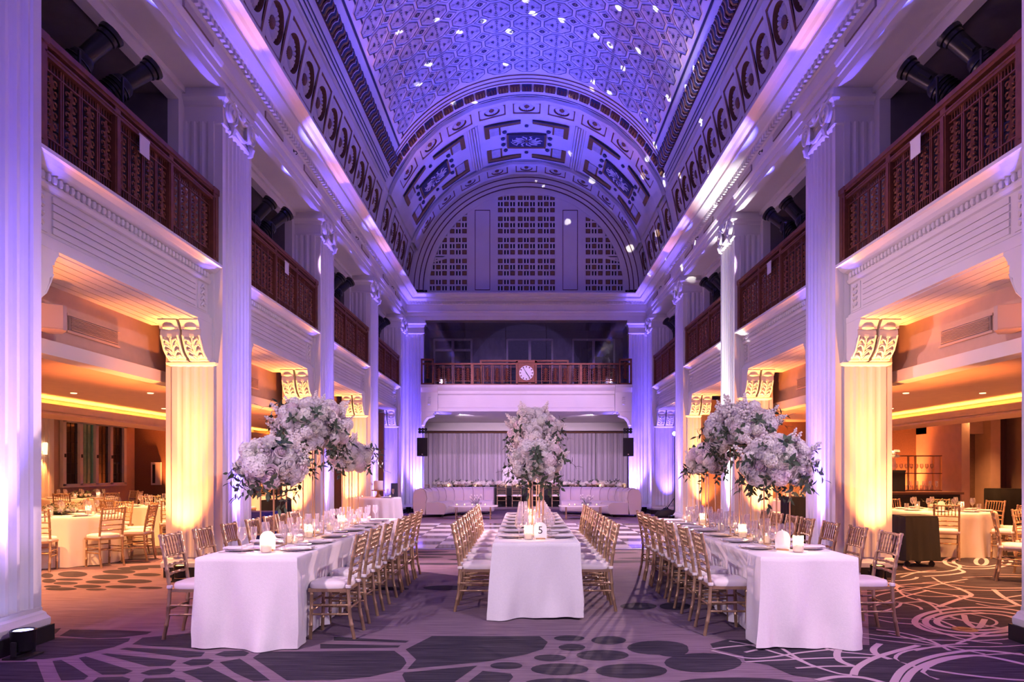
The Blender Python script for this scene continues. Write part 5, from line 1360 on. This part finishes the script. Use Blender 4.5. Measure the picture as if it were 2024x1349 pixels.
for s_, xx in ((-1, -1.62), (1, 1.72)):
    sdn = SIDE_TXT[s_]
    t = thing('tulip_bowl', f'low glass bowl of white tulips on the coffee table, {sdn}', 'flowers', (xx + .1, 21.5, .421))
    part('bowl', MB().lathe([(0, 0), (.10, 0), (.16, .05), (.15, .10), (.14, .10), (.15, .05), (.09, .008), (0, .008)], 16).mesh('bowl', 'glass', True, 60), t)
    for i in range(12):
        a = 2 * PI * i / 12; r = random.uniform(.1, .28); h = random.uniform(.16, .30)
        part('stem', MB().tube([(.03 * math.cos(a), .03 * math.sin(a), .01), (r * .6 * math.cos(a), r * .6 * math.sin(a), h * .7), (r * math.cos(a), r * math.sin(a), h)], .004, 4).mesh('stem', 'leaf'), t)
        part('tulip', MB().lathe([(0, 0), (.02, .012), (.024, .03), (.016, .055), (0, .06)], 8, (r * math.cos(a), r * math.sin(a), h - .005)).mesh('tulip', 'petal', True, 60), t)
    for i in range(5): candle(0, xx - .45 + i * .2 + random.uniform(-.04, .04), 21.265 + random.uniform(-.015, .015), .421, f'{ORD[i]} votive on the coffee table, {sdn}', 0, 'votives on the coffee tables')
# head table
HX, HY = .12, 29.2
ht = thing('head_table', 'long head table in a black cloth with a white flower runner', 'table', (HX, HY, 0))
part('tabletop', MB().box(-4.0, 4.0, -.36, .36, .72, .755).mesh('tabletop', 'wood_stand'), ht)
for sx in (-3.7, -1.2, 1.2, 3.7):
    for sy in (-.28, .28): part('leg', LEGM, ht, (sx, sy, 0))
bc = MB(); N = 260
def hf(i, j):
    u = i / N * (16.0 + 1.52); q = (0, .02, .3, .7, 1)[j]
    L_ = 8.04; W_ = .78; cor = [(-L_ / 2, -W_ / 2), (L_ / 2, -W_ / 2), (L_ / 2, W_ / 2), (-L_ / 2, W_ / 2)]
    segl = [L_, W_, L_, W_]; tot = sum(segl); d = (i / N) * tot; k = 0
    while d > segl[k]: d -= segl[k]; k += 1
    a, c = cor[k], cor[(k + 1) % 4]; t_ = d / segl[k]; nx, ny = ((0, -1), (1, 0), (0, 1), (-1, 0))[k]
    o = (.01 + .03 * q + .018 * math.sin(u * 8) * q) if j else 0
    return (a[0] + (c[0] - a[0]) * t_ + nx * o, a[1] + (c[1] - a[1]) * t_ + ny * o, .762 * (1 - q) + .008 * q)
bc.grid(N, 5, hf, wrap=True); bc.f.append(list(range(N))); bc.m.append(0)
tag(link('tablecloth', bc.mesh('tablecloth', 'black_cloth', True, 60), None, (HX, HY, 0)), 'black floor-length cloth on the head table before the curtain', 'tablecloth')
fr2 = thing('flower_runner', 'low runner of white blooms along the black head table', 'flowers', (HX, HY, .764))
random.seed(77)
part('foliage_core', CORE, fr2, (0, .05, .068), (0, 0, 0), (3.9, .16, .06))
for i in range(190):
    nme, me = random.choices(BLOOMS, (4, 4, 1, 2, 1, 1))[0]; s = random.uniform(1.3, 2.1)
    part(nme, me, fr2, (-3.9 + 7.8 * (i + .5) / 190 , random.uniform(-.14, .22), random.uniform(.09, .20)), (random.uniform(-.6, .5), random.uniform(-.5, .5), random.uniform(0, 6)), (s, s, s))
for i in range(60): part('leaf_sprig', random.choice(SPRIG), fr2, (random.uniform(-3.9, 3.9), random.uniform(-.12, .1), .13), (random.uniform(.2, .7), random.uniform(-.6, .6), random.uniform(0, 6)))
lift_parts(fr2)
for i, x in enumerate((-3.3, -2.2, -.95, -.5, .6, 1.3, 2.9, 3.9)):
    candle(1, HX + x, HY - .28, .764, f'{ORD[i]} amber candle along the head table from the cake table side', .5, 'candles on the head table')
for i, x in enumerate((-4.05, -3.35, -2.65, -1.95, -.98, -.38, .42, 1.22, 1.92, 2.62, 3.32, 4.02)):
    chair(x, 28.56, 0, f'{ORD[i]} gold chair at the black head table counted from the cake table side', 'gold chairs at the head table')
# loudspeakers on stands
for s_ in (-1, 1):
    x = -3.50 if s_ < 0 else 3.42
    t = thing('speaker_stand', f'black tripod stand under the loudspeaker, {SIDE_TXT[s_]}', 'stand', (x, 23.95, 0))
    part('pole', MB().tube([(0, 0, .05), (0, 0, 1.97)], .018, 8).mesh('pole', 'black_metal'), t)
    for i in range(3):
        a = 2 * PI * i / 3 + .5; part('leg', MB().tube([(0, 0, .55), (.38 * math.cos(a), .38 * math.sin(a), .01)], .013, 6).mesh('leg', 'black_metal'), t)
    t = thing('loudspeaker', f'black loudspeaker raised on a stand, {SIDE_TXT[s_]}', 'loudspeaker', (x, 23.95, 1.96))
    part('cabinet', MB().prism([(-.18, -.16), (.18, -.16), (.13, .17), (-.13, .17)], lambda u, v, q: (u, v, q), 0, .62).mesh('cabinet', 'black'), t)
    part('grille', MB().box(-.17, .17, -.168, -.158, .02, .60).mesh('grille', 'black_cloth'), t); part('badge', MB().box(-.02, .02, -.171, -.167, .05, .075).mesh('badge', 'steel'), t)
    t = thing('light_bar', f'cluster of small black lamps above the loudspeaker, {SIDE_TXT[s_]}', 'lamp', (x + s_ * -.0, 23.95, 2.58))
    part('mast', MB().tube([(0, 0, 0), (0, 0, .16)], .014, 6).mesh('mast', 'black_metal'), t)
    for i in range(3):
        for j in range(2):
            part('lamp_head', MB().lathe([(0, -.05), (.045, -.05), (.055, .03), (.04, .05), (0, .04)], 10).xf(Matrix.Translation((-.1 + i * .1, -.02, .2 + j * .09)) @ Matrix.Rotation(PI / 2, 4, 'X')).mesh('lamp_head', 'black_metal', True), t)
# bright lamp on a stand and its twin
for s_, (x, y, h, W, tgt, dg_) in ((1, (4.72, 22.6, 2.66, 5000, (-.6, 7.5, .2), 34)), (-1, (-4.42, 12.45, 2.05, 900, (2.2, 6.6, .6), 80))):
    t = thing('lamp_stand', ('black light stand with a bright lamp by the bar side piers', 'black light stand behind the blue bin')[s_ < 0], 'stand', (x, y, 0))
    part('pole', MB().tube([(0, 0, .02), (0, 0, h - .1)], [.018, .013], 8).mesh('pole', 'black_metal'), t)
    for i in range(3):
        a = 2 * PI * i / 3 + .9; part('leg', MB().tube([(0, 0, .6), (.42 * math.cos(a), .42 * math.sin(a), .01)], .012, 6).mesh('leg', 'black_metal'), t)
    d = (Vector(tgt) - Vector((x, y, h))).normalized(); q = d.to_track_quat('Z', 'Y').to_euler()
    part('lamp_head', MB().lathe([(0, -.12), (.05, -.12), (.075, -.02), (.085, .02), (.07, .02), (0, .0)], 14).mesh('lamp_head', 'black_metal', True), t, (0, 0, h), q)
    part('lens', MB().lathe([(0, .022), (.062, .018), (.062, .012), (0, .012)], 14).mesh('lens', 'lens_white' if s_ > 0 else 'lens_amber', True), t, (0, 0, h), q)
    p = Vector((x, y, h)) + d * .05
    spot('stand_lamp', p, tgt, W, (1.0, .62, .66) if s_ > 0 else (1.0, .58, .70), dg_, .5, .07)
t = thing('sandbag', 'slumped black bag at the foot of the bright lamp stand', 'bag', (4.42, 22.4, 0))
part('bag', MB().lathe([(0, 0), (.26, .0), (.30, .08), (.22, .2), (.08, .26), (0, .26)], 14, sx=1.25, sy=.8).mesh('bag', 'black_cloth', True, 70), t); part('handle', MB().tube([(-.1, 0, .24), (0, 0, .33), (.1, 0, .24)], .014, 6).mesh('handle', 'black'), t)
# ------------------------------------------------------------------ cake table
CX, CY = -3.95, 18.35
t = thing('cake_table', 'small round table under the pink-white cloth by the piers', 'table', (CX, CY, 0))
part('tabletop', MB().lathe([(0, .74), (.66, .74), (.66, .775), (0, .775)], 40).mesh('tabletop', 'wood_stand'), t); part('leg', MB().tube([(0, 0, 0), (0, 0, .74)], .04, 8).mesh('leg', 'black_metal'), t)
tag(link('tablecloth', round_cloth(.672, 3, .785, 'linen', 18), None, (CX, CY, 0)), 'pleated white cloth on the round cake table', 'tablecloth')
ck_ = thing('cake_stand', 'wooden pedestal stand under the white cake', 'stand', (CX + .12, CY - .1, .787))
part('plate', MB().lathe([(0, .17), (.17, .17), (.18, .18), (.17, .195), (0, .195)], 24).mesh('plate', 'wood_stand', True), ck_); part('pedestal', MB().lathe([(0, 0), (.085, 0), (.075, .02), (.03, .10), (.04, .17), (0, .17)], 14).mesh('pedestal', 'wood_stand', True), ck_)
ca = thing('cake', 'white single-tier cake with a twig of blossom', 'cake', (CX + .12, CY - .1, .983))
part('tier', MB().lathe([(0, 0), (.118, 0), (.12, .005), (.12, .225), (.112, .235), (0, .235)], 28).mesh('tier', 'cake_icing', True, 50), ca); part('blossom_spire', BUD[0], ca, (-.12, -.06, .1), (.1, -.7, 0), (.8, .8, .8))
for i, (dx, dy) in enumerate(((-.42, -.2), (-.25, -.3), (.45, -.25))): candle(0, CX + dx, CY + dy, .787, f'{ORD[i]} votive on the cake table', 0, 'votives on the cake table')
for i, dx in enumerate((.36, .5)): item('champagne_flute', FLUTE, (CX + dx, CY - .1, .787), 0, 'champagne flute on the cake table', 'flute', 'flutes on the cake table')
item('charger_plate', CHG, (CX + .4, CY - .36, .787), 0, 'pale plate on the cake table', 'plate', 'cake table plates')
t = thing('black_menu_board', 'small dark board standing at the back of the cake table', 'board', (CX + .46, CY + .30, .787)); part('board', MB().box(-.09, .09, -.006, .006, 0, .36).mesh('board', 'navy'), t); part('foot', MB().box(-.06, .06, -.05, .05, 0, .012).mesh('foot', 'black'), t)
# ------------------------------------------------------------------ draped carts and bins
def draped(x, y, w, d, h, matn, name, label, cat, casters=True, rz=0):
    t = thing(name, label, cat, (x, y, 0), rz)
    def f(i, j):
        N = 48; a = i / N * 4; k = int(a) % 4; q = a - int(a)
        c = [(-w / 2, -d / 2), (w / 2, -d / 2), (w / 2, d / 2), (-w / 2, d / 2)]; p0, p1 = c[k], c[(k + 1) % 4]; nx, ny = ((0, -1), (1, 0), (0, 1), (-1, 0))[k]
        v = (0, .03, .4, .8, 1)[j]; z0 = .10 if casters else .012
        o = (.01 + .02 * v + .02 * math.sin(i * 1.7) * v) if j else -.01
        return (p0[0] + (p1[0] - p0[0]) * q + nx * o, p0[1] + (p1[1] - p0[1]) * q + ny * o, h + (z0 - h) * v + (.01 * math.sin(i * .9) if 0 < j else 0))
    m = MB(); m.grid(48, 5, f, wrap=True); m.f.append(list(range(48))); m.m.append(0)
    part('cover', m.mesh('cover', matn, True, 50), t); part('top', MB().box(-w / 2, w / 2, -d / 2, d / 2, h - .012, h + .006).mesh('top', matn), t)
    cm = (MB().lathe([(0, -.012), (.045, -.012), (.045, .012), (0, .012)], 10).xf(Matrix.Translation((0, 0, .046)) @ Matrix.Rotation(PI / 2, 4, 'X')).box(-.012, .012, -.02, .02, .05, .13) if casters else MB().box(-.03, .03, -.03, .03, 0, .05)).mesh('caster' if casters else 'foot', 'black')
    for sx in (-1, 1):
        for sy in (-1, 1): part('caster' if casters else 'foot', cm, t, (sx * (w / 2 - .06), sy * (d / 2 - .06), 0))
draped(6.02, 11.1, .50, .50, .78, 'black_cloth', 'draped_cart', 'black-draped cart on casters beside the front bar side pier', 'cart')
draped(12.1, 17.9, .70, .6, 1.02, 'black_cloth', 'draped_stand', 'tall black-draped stand by the bar wall', 'stand', False)
draped(-4.45, 11.73, .50, .46, .80, 'blue_cloth', 'covered_bin', 'royal blue covered bin behind the chairs by the pier', 'bin', False)
draped(-4.72, 13.3, .42, .42, .93, 'black_cloth', 'draped_cart', 'black-draped cart behind the royal blue bin', 'cart')
draped(5.02, 13.2, .44, .46, .99, 'black_cloth', 'draped_cart', 'black-draped cart in the second opening, bar side', 'cart')
t = thing('leather_bin', 'dark brown round bin behind the black cart', 'bin', (5.80, 12.05, 0)); part('body', MB().lathe([(0, .0), (.16, 0), (.18, .02), (.20, .92), (.19, .95), (.17, .93), (0, .90)], 20).mesh('body', 'brown_box', True, 40), t); part('rim', MB().lathe([(.195, .92), (.21, .93), (.21, .96), (.19, .965), (.185, .94)], 20).mesh('rim', 'brown_box', True), t)
# ------------------------------------------------------------------ round tables of the aisles
random.seed(41)
RT = [(-7.62, 11.55, .88, 'front round table, cake table side', [-70, -28, 8, 45, 80, 115, -110]), (-7.50, 14.75, .88, 'round table behind the front one, cake table side', [-150, -110, -60, -20, 30, 80, 130, 180]), (-11.7, 18.6, .88, 'round table by the leaded windows', [-120, -75, -30, 15, 60, 150]),
      (-7.5, 20.6, .88, 'farthest round table, cake table side', [-100, -50, 0, 140]), (7.52, 12.85, .82, 'round table before the bar', [-118, -62, -20, 20, 62, 100, 150]), (7.55, 8.95, .88, 'round table nearest the entrance, bar side', [150, 105, 195]), (6.75, 17.2, .80, 'far round table, bar side', [-110, -155, 160])]
for i, (x, y, r, nm, angs_) in enumerate(RT):
    t = thing('round_table', f'round folding table, {nm}', 'table', (x, y, 0), 0, 'round banquet tables')
    part('tabletop', MB().lathe([(0, .72), (r - .01, .72), (r - .01, .762), (0, .762)], 40).mesh('tabletop', 'wood_stand'), t)
    for a in range(4): part('leg', LEGM, t, (.5 * math.cos(a * PI / 2 + .4), .5 * math.sin(a * PI / 2 + .4), 0))
    tag(link('tablecloth', round_cloth(r, 50 + i), None, (x, y, 0)), f'cream floor-length cloth, {nm}', 'tablecloth', 'cream round tablecloths')
    for j, a in enumerate(angs_):
        an = math.radians(a); cx_, cy_ = x + (r + .27) * math.cos(an), y + (r + .27) * math.sin(an)
        chair(cx_, cy_, an + PI / 2, f'gold chair at the {nm}', f'chairs around the {nm}')
    for j in range(8):
        an = math.radians(j * 45 + 12)
        item('charger_plate', CHG, (x + (r - .19) * math.cos(an), y + (r - .19) * math.sin(an), TZ), 0, f'charger plate on the {nm}', 'plate', f'plates on the {nm}')
        item('napkin', NAP, (x + (r - .19) * math.cos(an), y + (r - .19) * math.sin(an), TZ + .0175), an + PI / 2, f'folded napkin on the {nm}', 'napkin', f'napkins on the {nm}')
        item('wine_glass', WINE, (x + .50 * math.cos(an + .3927), y + .50 * math.sin(an + .3927), TZ), 0, f'wine glass on the {nm}', 'wine glass', f'wine glasses on the {nm}')
        if j % 2: item('tumbler', TUMB, (x + .60 * math.cos(an + .3927), y + .60 * math.sin(an + .3927), TZ), 0, f'water tumbler on the {nm}', 'tumbler', f'tumblers on the {nm}')
    w_ = thing('flower_wreath', f'low green and white centrepiece on the {nm}', 'flowers', (x, y, TZ), 0, 'low centrepieces on the round tables')
    part('foliage_core', CORE, w_, (0, 0, .056), (0, 0, 0), (.24, .24, .05))
    for j in range(12):
        an = 2 * PI * j / 12; nme, me = random.choice(BLOOMS); part(nme, me, w_, (.2 * math.cos(an), .2 * math.sin(an), .07), (random.uniform(-.4, .4), random.uniform(-.4, .4), 0), (.7, .7, .7)); part('leaf_sprig', SPRIG[j % 3], w_, (.15 * math.cos(an), .15 * math.sin(an), .06), (random.uniform(.3, .7), 0, an + PI / 2), (.6, .6, .6))
    for j in range(3):
        an = math.radians(12 + 135 * j); candle(1, x + .402 * math.cos(an), y + .402 * math.sin(an), TZ, f'pillar candle on the {nm}', 1.0 if j == 0 else 0, f'candles on the {nm}')
    lift_parts(w_)
    if i in (0, 4): number_card(x - .225, y - .345, 0, None, f'arched white number card on the {nm}')
# ------------------------------------------------------------------ windows and walls of the cake table side aisle
WX = -12.98
w = thing('window_4', 'row of tall leaded casement windows in the cream aisle wall', 'window', (0, 0, 0), 0, None, 'structure')
wy0, wy1 = 19.75, 22.75; nW = 4; pw = (wy1 - wy0) / nW
m = MB(); m.box(WX, WX + .10, wy0 - .08, wy1 + .08, 1.0, 1.10); m.box(WX, WX + .10, wy0 - .08, wy1 + .08, 2.84, 2.95)
for i in range(nW + 1): m.box(WX, WX + .10, wy0 + i * pw - .07, wy0 + i * pw + .07, 1.05, 2.9)
part('window_frame', m.mesh('window_frame', 'plaster'), w)
for i in range(nW):
    g = part('pane', MB().box(WX - .01, WX + .02, wy0 + i * pw, wy0 + (i + 1) * pw, 1.08, 2.86).mesh('pane', 'window_green' if i in (1,) else 'window_night'), w)
    m = MB()
    for q in range(1, 4): m.box(WX + .02, WX + .03, wy0 + i * pw + q * pw / 4 - .006, wy0 + i * pw + q * pw / 4 + .006, 1.08, 2.86)
    for q in range(1, 6): m.box(WX + .02, WX + .03, wy0 + i * pw, wy0 + (i + 1) * pw, 1.08 + q * .3, 1.09 + q * .3)
    part('leading', m.mesh('leading', 'black'), g); part('latch', MB().box(WX + .1, WX + .13, wy0 + i * pw - .02, wy0 + i * pw + .02, 1.85, 1.95).mesh('latch', 'ink'), w)
t = thing('wall_pilaster', 'cream fluted pilaster with a sconce on the window wall', 'pilaster', (-12.85, 18.6, 0), 0, None, 'structure')
m = MB(); m.box(-.15, .1, -.6, .5, 0, 2.95)
for q in range(5): m.box(.1, .13, -.45 + q * .18, -.36 + q * .18, .2, 2.9)
part('shaft', m.mesh('shaft', 'plaster'), t); part('sconce', MB().lathe([(0, 0), (.05, 0), (.06, .3), (.04, .32), (0, .32)], 10, (.2, 0, 1.9)).box(.08, .2, -.03, .03, 2.0, 2.1).mesh('sconce', 'down_light'), t)
spot('sconce_lamp', (-12.62, 18.6, 1.86), (-12.75, 18.6, 0), 60, C_AMBER, 70, .6, .04)
t = thing('notice_case', 'white framed notice case on the brown end wall of the aisle', 'case', (-12.25, 23.46, 0))
part('case_frame', MB().box(-.16, .16, -.05, .02, 1.0, 1.75).mesh('case_frame', 'plaster'), t); part('case_glass', MB().box(-.11, -.02, -.06, -.04, 1.06, 1.68).mesh('case_glass', 'window_night'), t)
# bar side
bar = thing('bar_counter', 'black bar counter with a dark top behind the round table', 'bar', (8.35, 15.2, 0))
part('body', MB().box(-1.35, .75, -.3, .3, 0, .98).mesh('body', 'black'), bar); part('worktop', MB().box(-1.42, .80, -.36, .36, .98, 1.03).mesh('worktop', 'brown_box'), bar)
for i in range(4): part('front_panel', MB().box(-1.3 + i * .52, -.84 + i * .52, -.325, -.30, .06, .92).mesh('front_panel', 'black_cloth'), bar)
sh_ = thing('bar_shelf', 'open metal bar shelf with glasses against the glowing wall', 'shelf', (9.45, 17.4, 0))
for sx in (-.62, 0, .62):
    for sy in (-.16, .16): part('upright', MB().box(sx - .018, sx + .018, sy - .018, sy + .018, 0, 1.85).mesh('upright', 'gold_rod'), sh_)
for z in (.5, .98, 1.4, 1.83): part('shelf_board', MB().box(-.64, .64, -.18, .18, z, z + .02).mesh('shelf_board', 'brown_box'), sh_)
for i in range(9): item('tumbler', TUMB, (8.92 + i * .125, 17.36, 1.001), 0, 'bar glass on the counter-height shelf', 'tumbler', 'glasses on the lower bar shelf')
for i in range(9): item('wine_glass', WINE, (8.92 + i * .125, 17.36, 1.421), 0, 'wine glass on the upper bar shelf', 'wine glass', 'glasses on the upper bar shelf')
for i in range(5): item('champagne_flute', FLUTE, (8.22 + i * .14, 15.2, 1.031), 0, 'flute lined up on the bar counter', 'flute', 'flutes on the bar counter')
t = thing('vase', 'glass vase of pale flowers on the bar counter', 'vase', (7.86, 15.25, 1.493)); part('vessel', MB().lathe([(0, 0), (.06, 0), (.07, .15), (.05, .25), (.045, .25), (.062, .15), (.05, .01), (0, .01)], 14).mesh('vessel', 'glass', True, 60), t)
for i in range(9):
    nme, me = BLOOMS[i % 6]; part(nme, me, t, (.10 * math.cos(i * 2.4), .10 * math.sin(i * 2.4), .30 + .05 * (i % 3)), (0, 0, i), (1, 1, 1))
t = thing('black_dispenser', 'black cloth-covered cooler on the bar counter', 'cooler', (7.85, 15.25, 1.031)); part('body', MB().box(-.14, .2, -.16, .16, 0, .42).mesh('body', 'black_cloth'), t); part('lid', MB().box(-.15, .21, -.17, .17, .42, .46).mesh('lid', 'black_cloth'), t)
m = MB(); m.box(10.55, 10.75, 17.2, 19.2, 0, 2.95); m.box(12.05, 12.3, 18.4, 19.2, 0, 2.95); m.box(10.55, 12.3, 18.7, 19.2, 2.45, 2.95)
struct('wall_bar_partition', m.mesh('partition', 'orange_wall'), 'warm plaster piers beside the bar with a dark doorway between', 'wall')
d2 = tag(link('door_1', MB().box(10.75, 12.05, 19.05, 19.12, 0, 2.45).mesh('door', 'brown_wall')), 'dark brown door between plaster piers past the bar', 'door', None, 'structure')
part('door_handle', MB().tube([(10.9, 19.03, .95), (10.9, 19.0, 1.0), (10.9, 19.0, 1.15), (10.9, 19.03, 1.2)], .012, 6).mesh('door_handle', 'steel'), d2)
t = thing('floor_outlet', 'small round brass floor outlet in the patterned carpet', 'outlet', (*fl(1907, 1246), .0025)); part('cover', MB().lathe([(0, 0), (.11, 0), (.11, .004), (.08, .006), (0, .006)], 18).mesh('cover', 'bronze_brown'), t); part('flap', MB().box(-.05, .05, -.03, .03, .006, .009).mesh('flap', 'rail_dark'), t)
# ------------------------------------------------------------------ stage lamps added to brighten tables, floor and back; sparkles on the vault
for s_ in (-1, 1):
    for i, (y, ty, W) in enumerate(((.9, 6.8, 310), (1.6, 9.2, 420))):  # unseen lamps added behind the camera to fill the table fronts
        stage_light(s_ * 4.5, y, 5.6, (-s_ * .7, .55, -.45), f'{ORD[i]} added stage spotlight above the entrance, out of view, {SIDE_TXT[s_]}', (1.0, .80, .92), W, 64, (-s_ * 1.2, ty, .4), 5.05)
gl = spot('sparkle_lamp', (-4.1, 12.0, 6.2), (2.0, 17.2, 11.2), 1400, (1.0, .95, .9), 62, .2, .01)
gl.data.use_nodes = True
nt = gl.data.node_tree; em = nt.nodes['Emission']; tc = nt.nodes.new('ShaderNodeTexCoord'); vo = nt.nodes.new('ShaderNodeTexVoronoi'); vo.inputs['Scale'].default_value = 17
nt.links.new(tc.outputs['Normal'], vo.inputs['Vector']); cr = nt.nodes.new('ShaderNodeMath'); cr.operation = 'LESS_THAN'; cr.inputs[1].default_value = .15
nt.links.new(vo.outputs['Distance'], cr.inputs[0]); mu = nt.nodes.new('ShaderNodeMath'); mu.operation = 'MULTIPLY'; mu.inputs[1].default_value = 6.0; nt.links.new(cr.outputs[0], mu.inputs[0]); nt.links.new(mu.outputs[0], em.inputs['Strength'])

for s_ in (-1, 1):
    stage_light(s_ * 4.5, 2.4, 5.6, (-s_ * .3, .6, -.6), f'third added stage spotlight above the entrance, out of view, {SIDE_TXT[s_]}', (1.0, .34, .78), 260, 50, (s_ * 3.4, 4.9, 0), 5.05)  # unseen lamp added for the pink glow on the floor corners
    spot('back_wash', (s_ * 4.35, 13.4, 6.1), (-s_ * .3, 25.4, 2.4), 1500, (.86, .52, 1.0), 36, .6, .06)  # extra washes added at the balconies to brighten back wall, dance floor and carpet
    spot('dance_wash', (s_ * 4.35, 17.6, 6.15), (-s_ * .8, 18.6, 0), 1500, (1.0, .64, .84), 72, .8, .06)
    spot('aisle_wash', (s_ * 4.35, 12.2, 6.1), (-s_ * .2, 12.3, 0), 420, (1.0, .55, .42), 40, .8, .06)
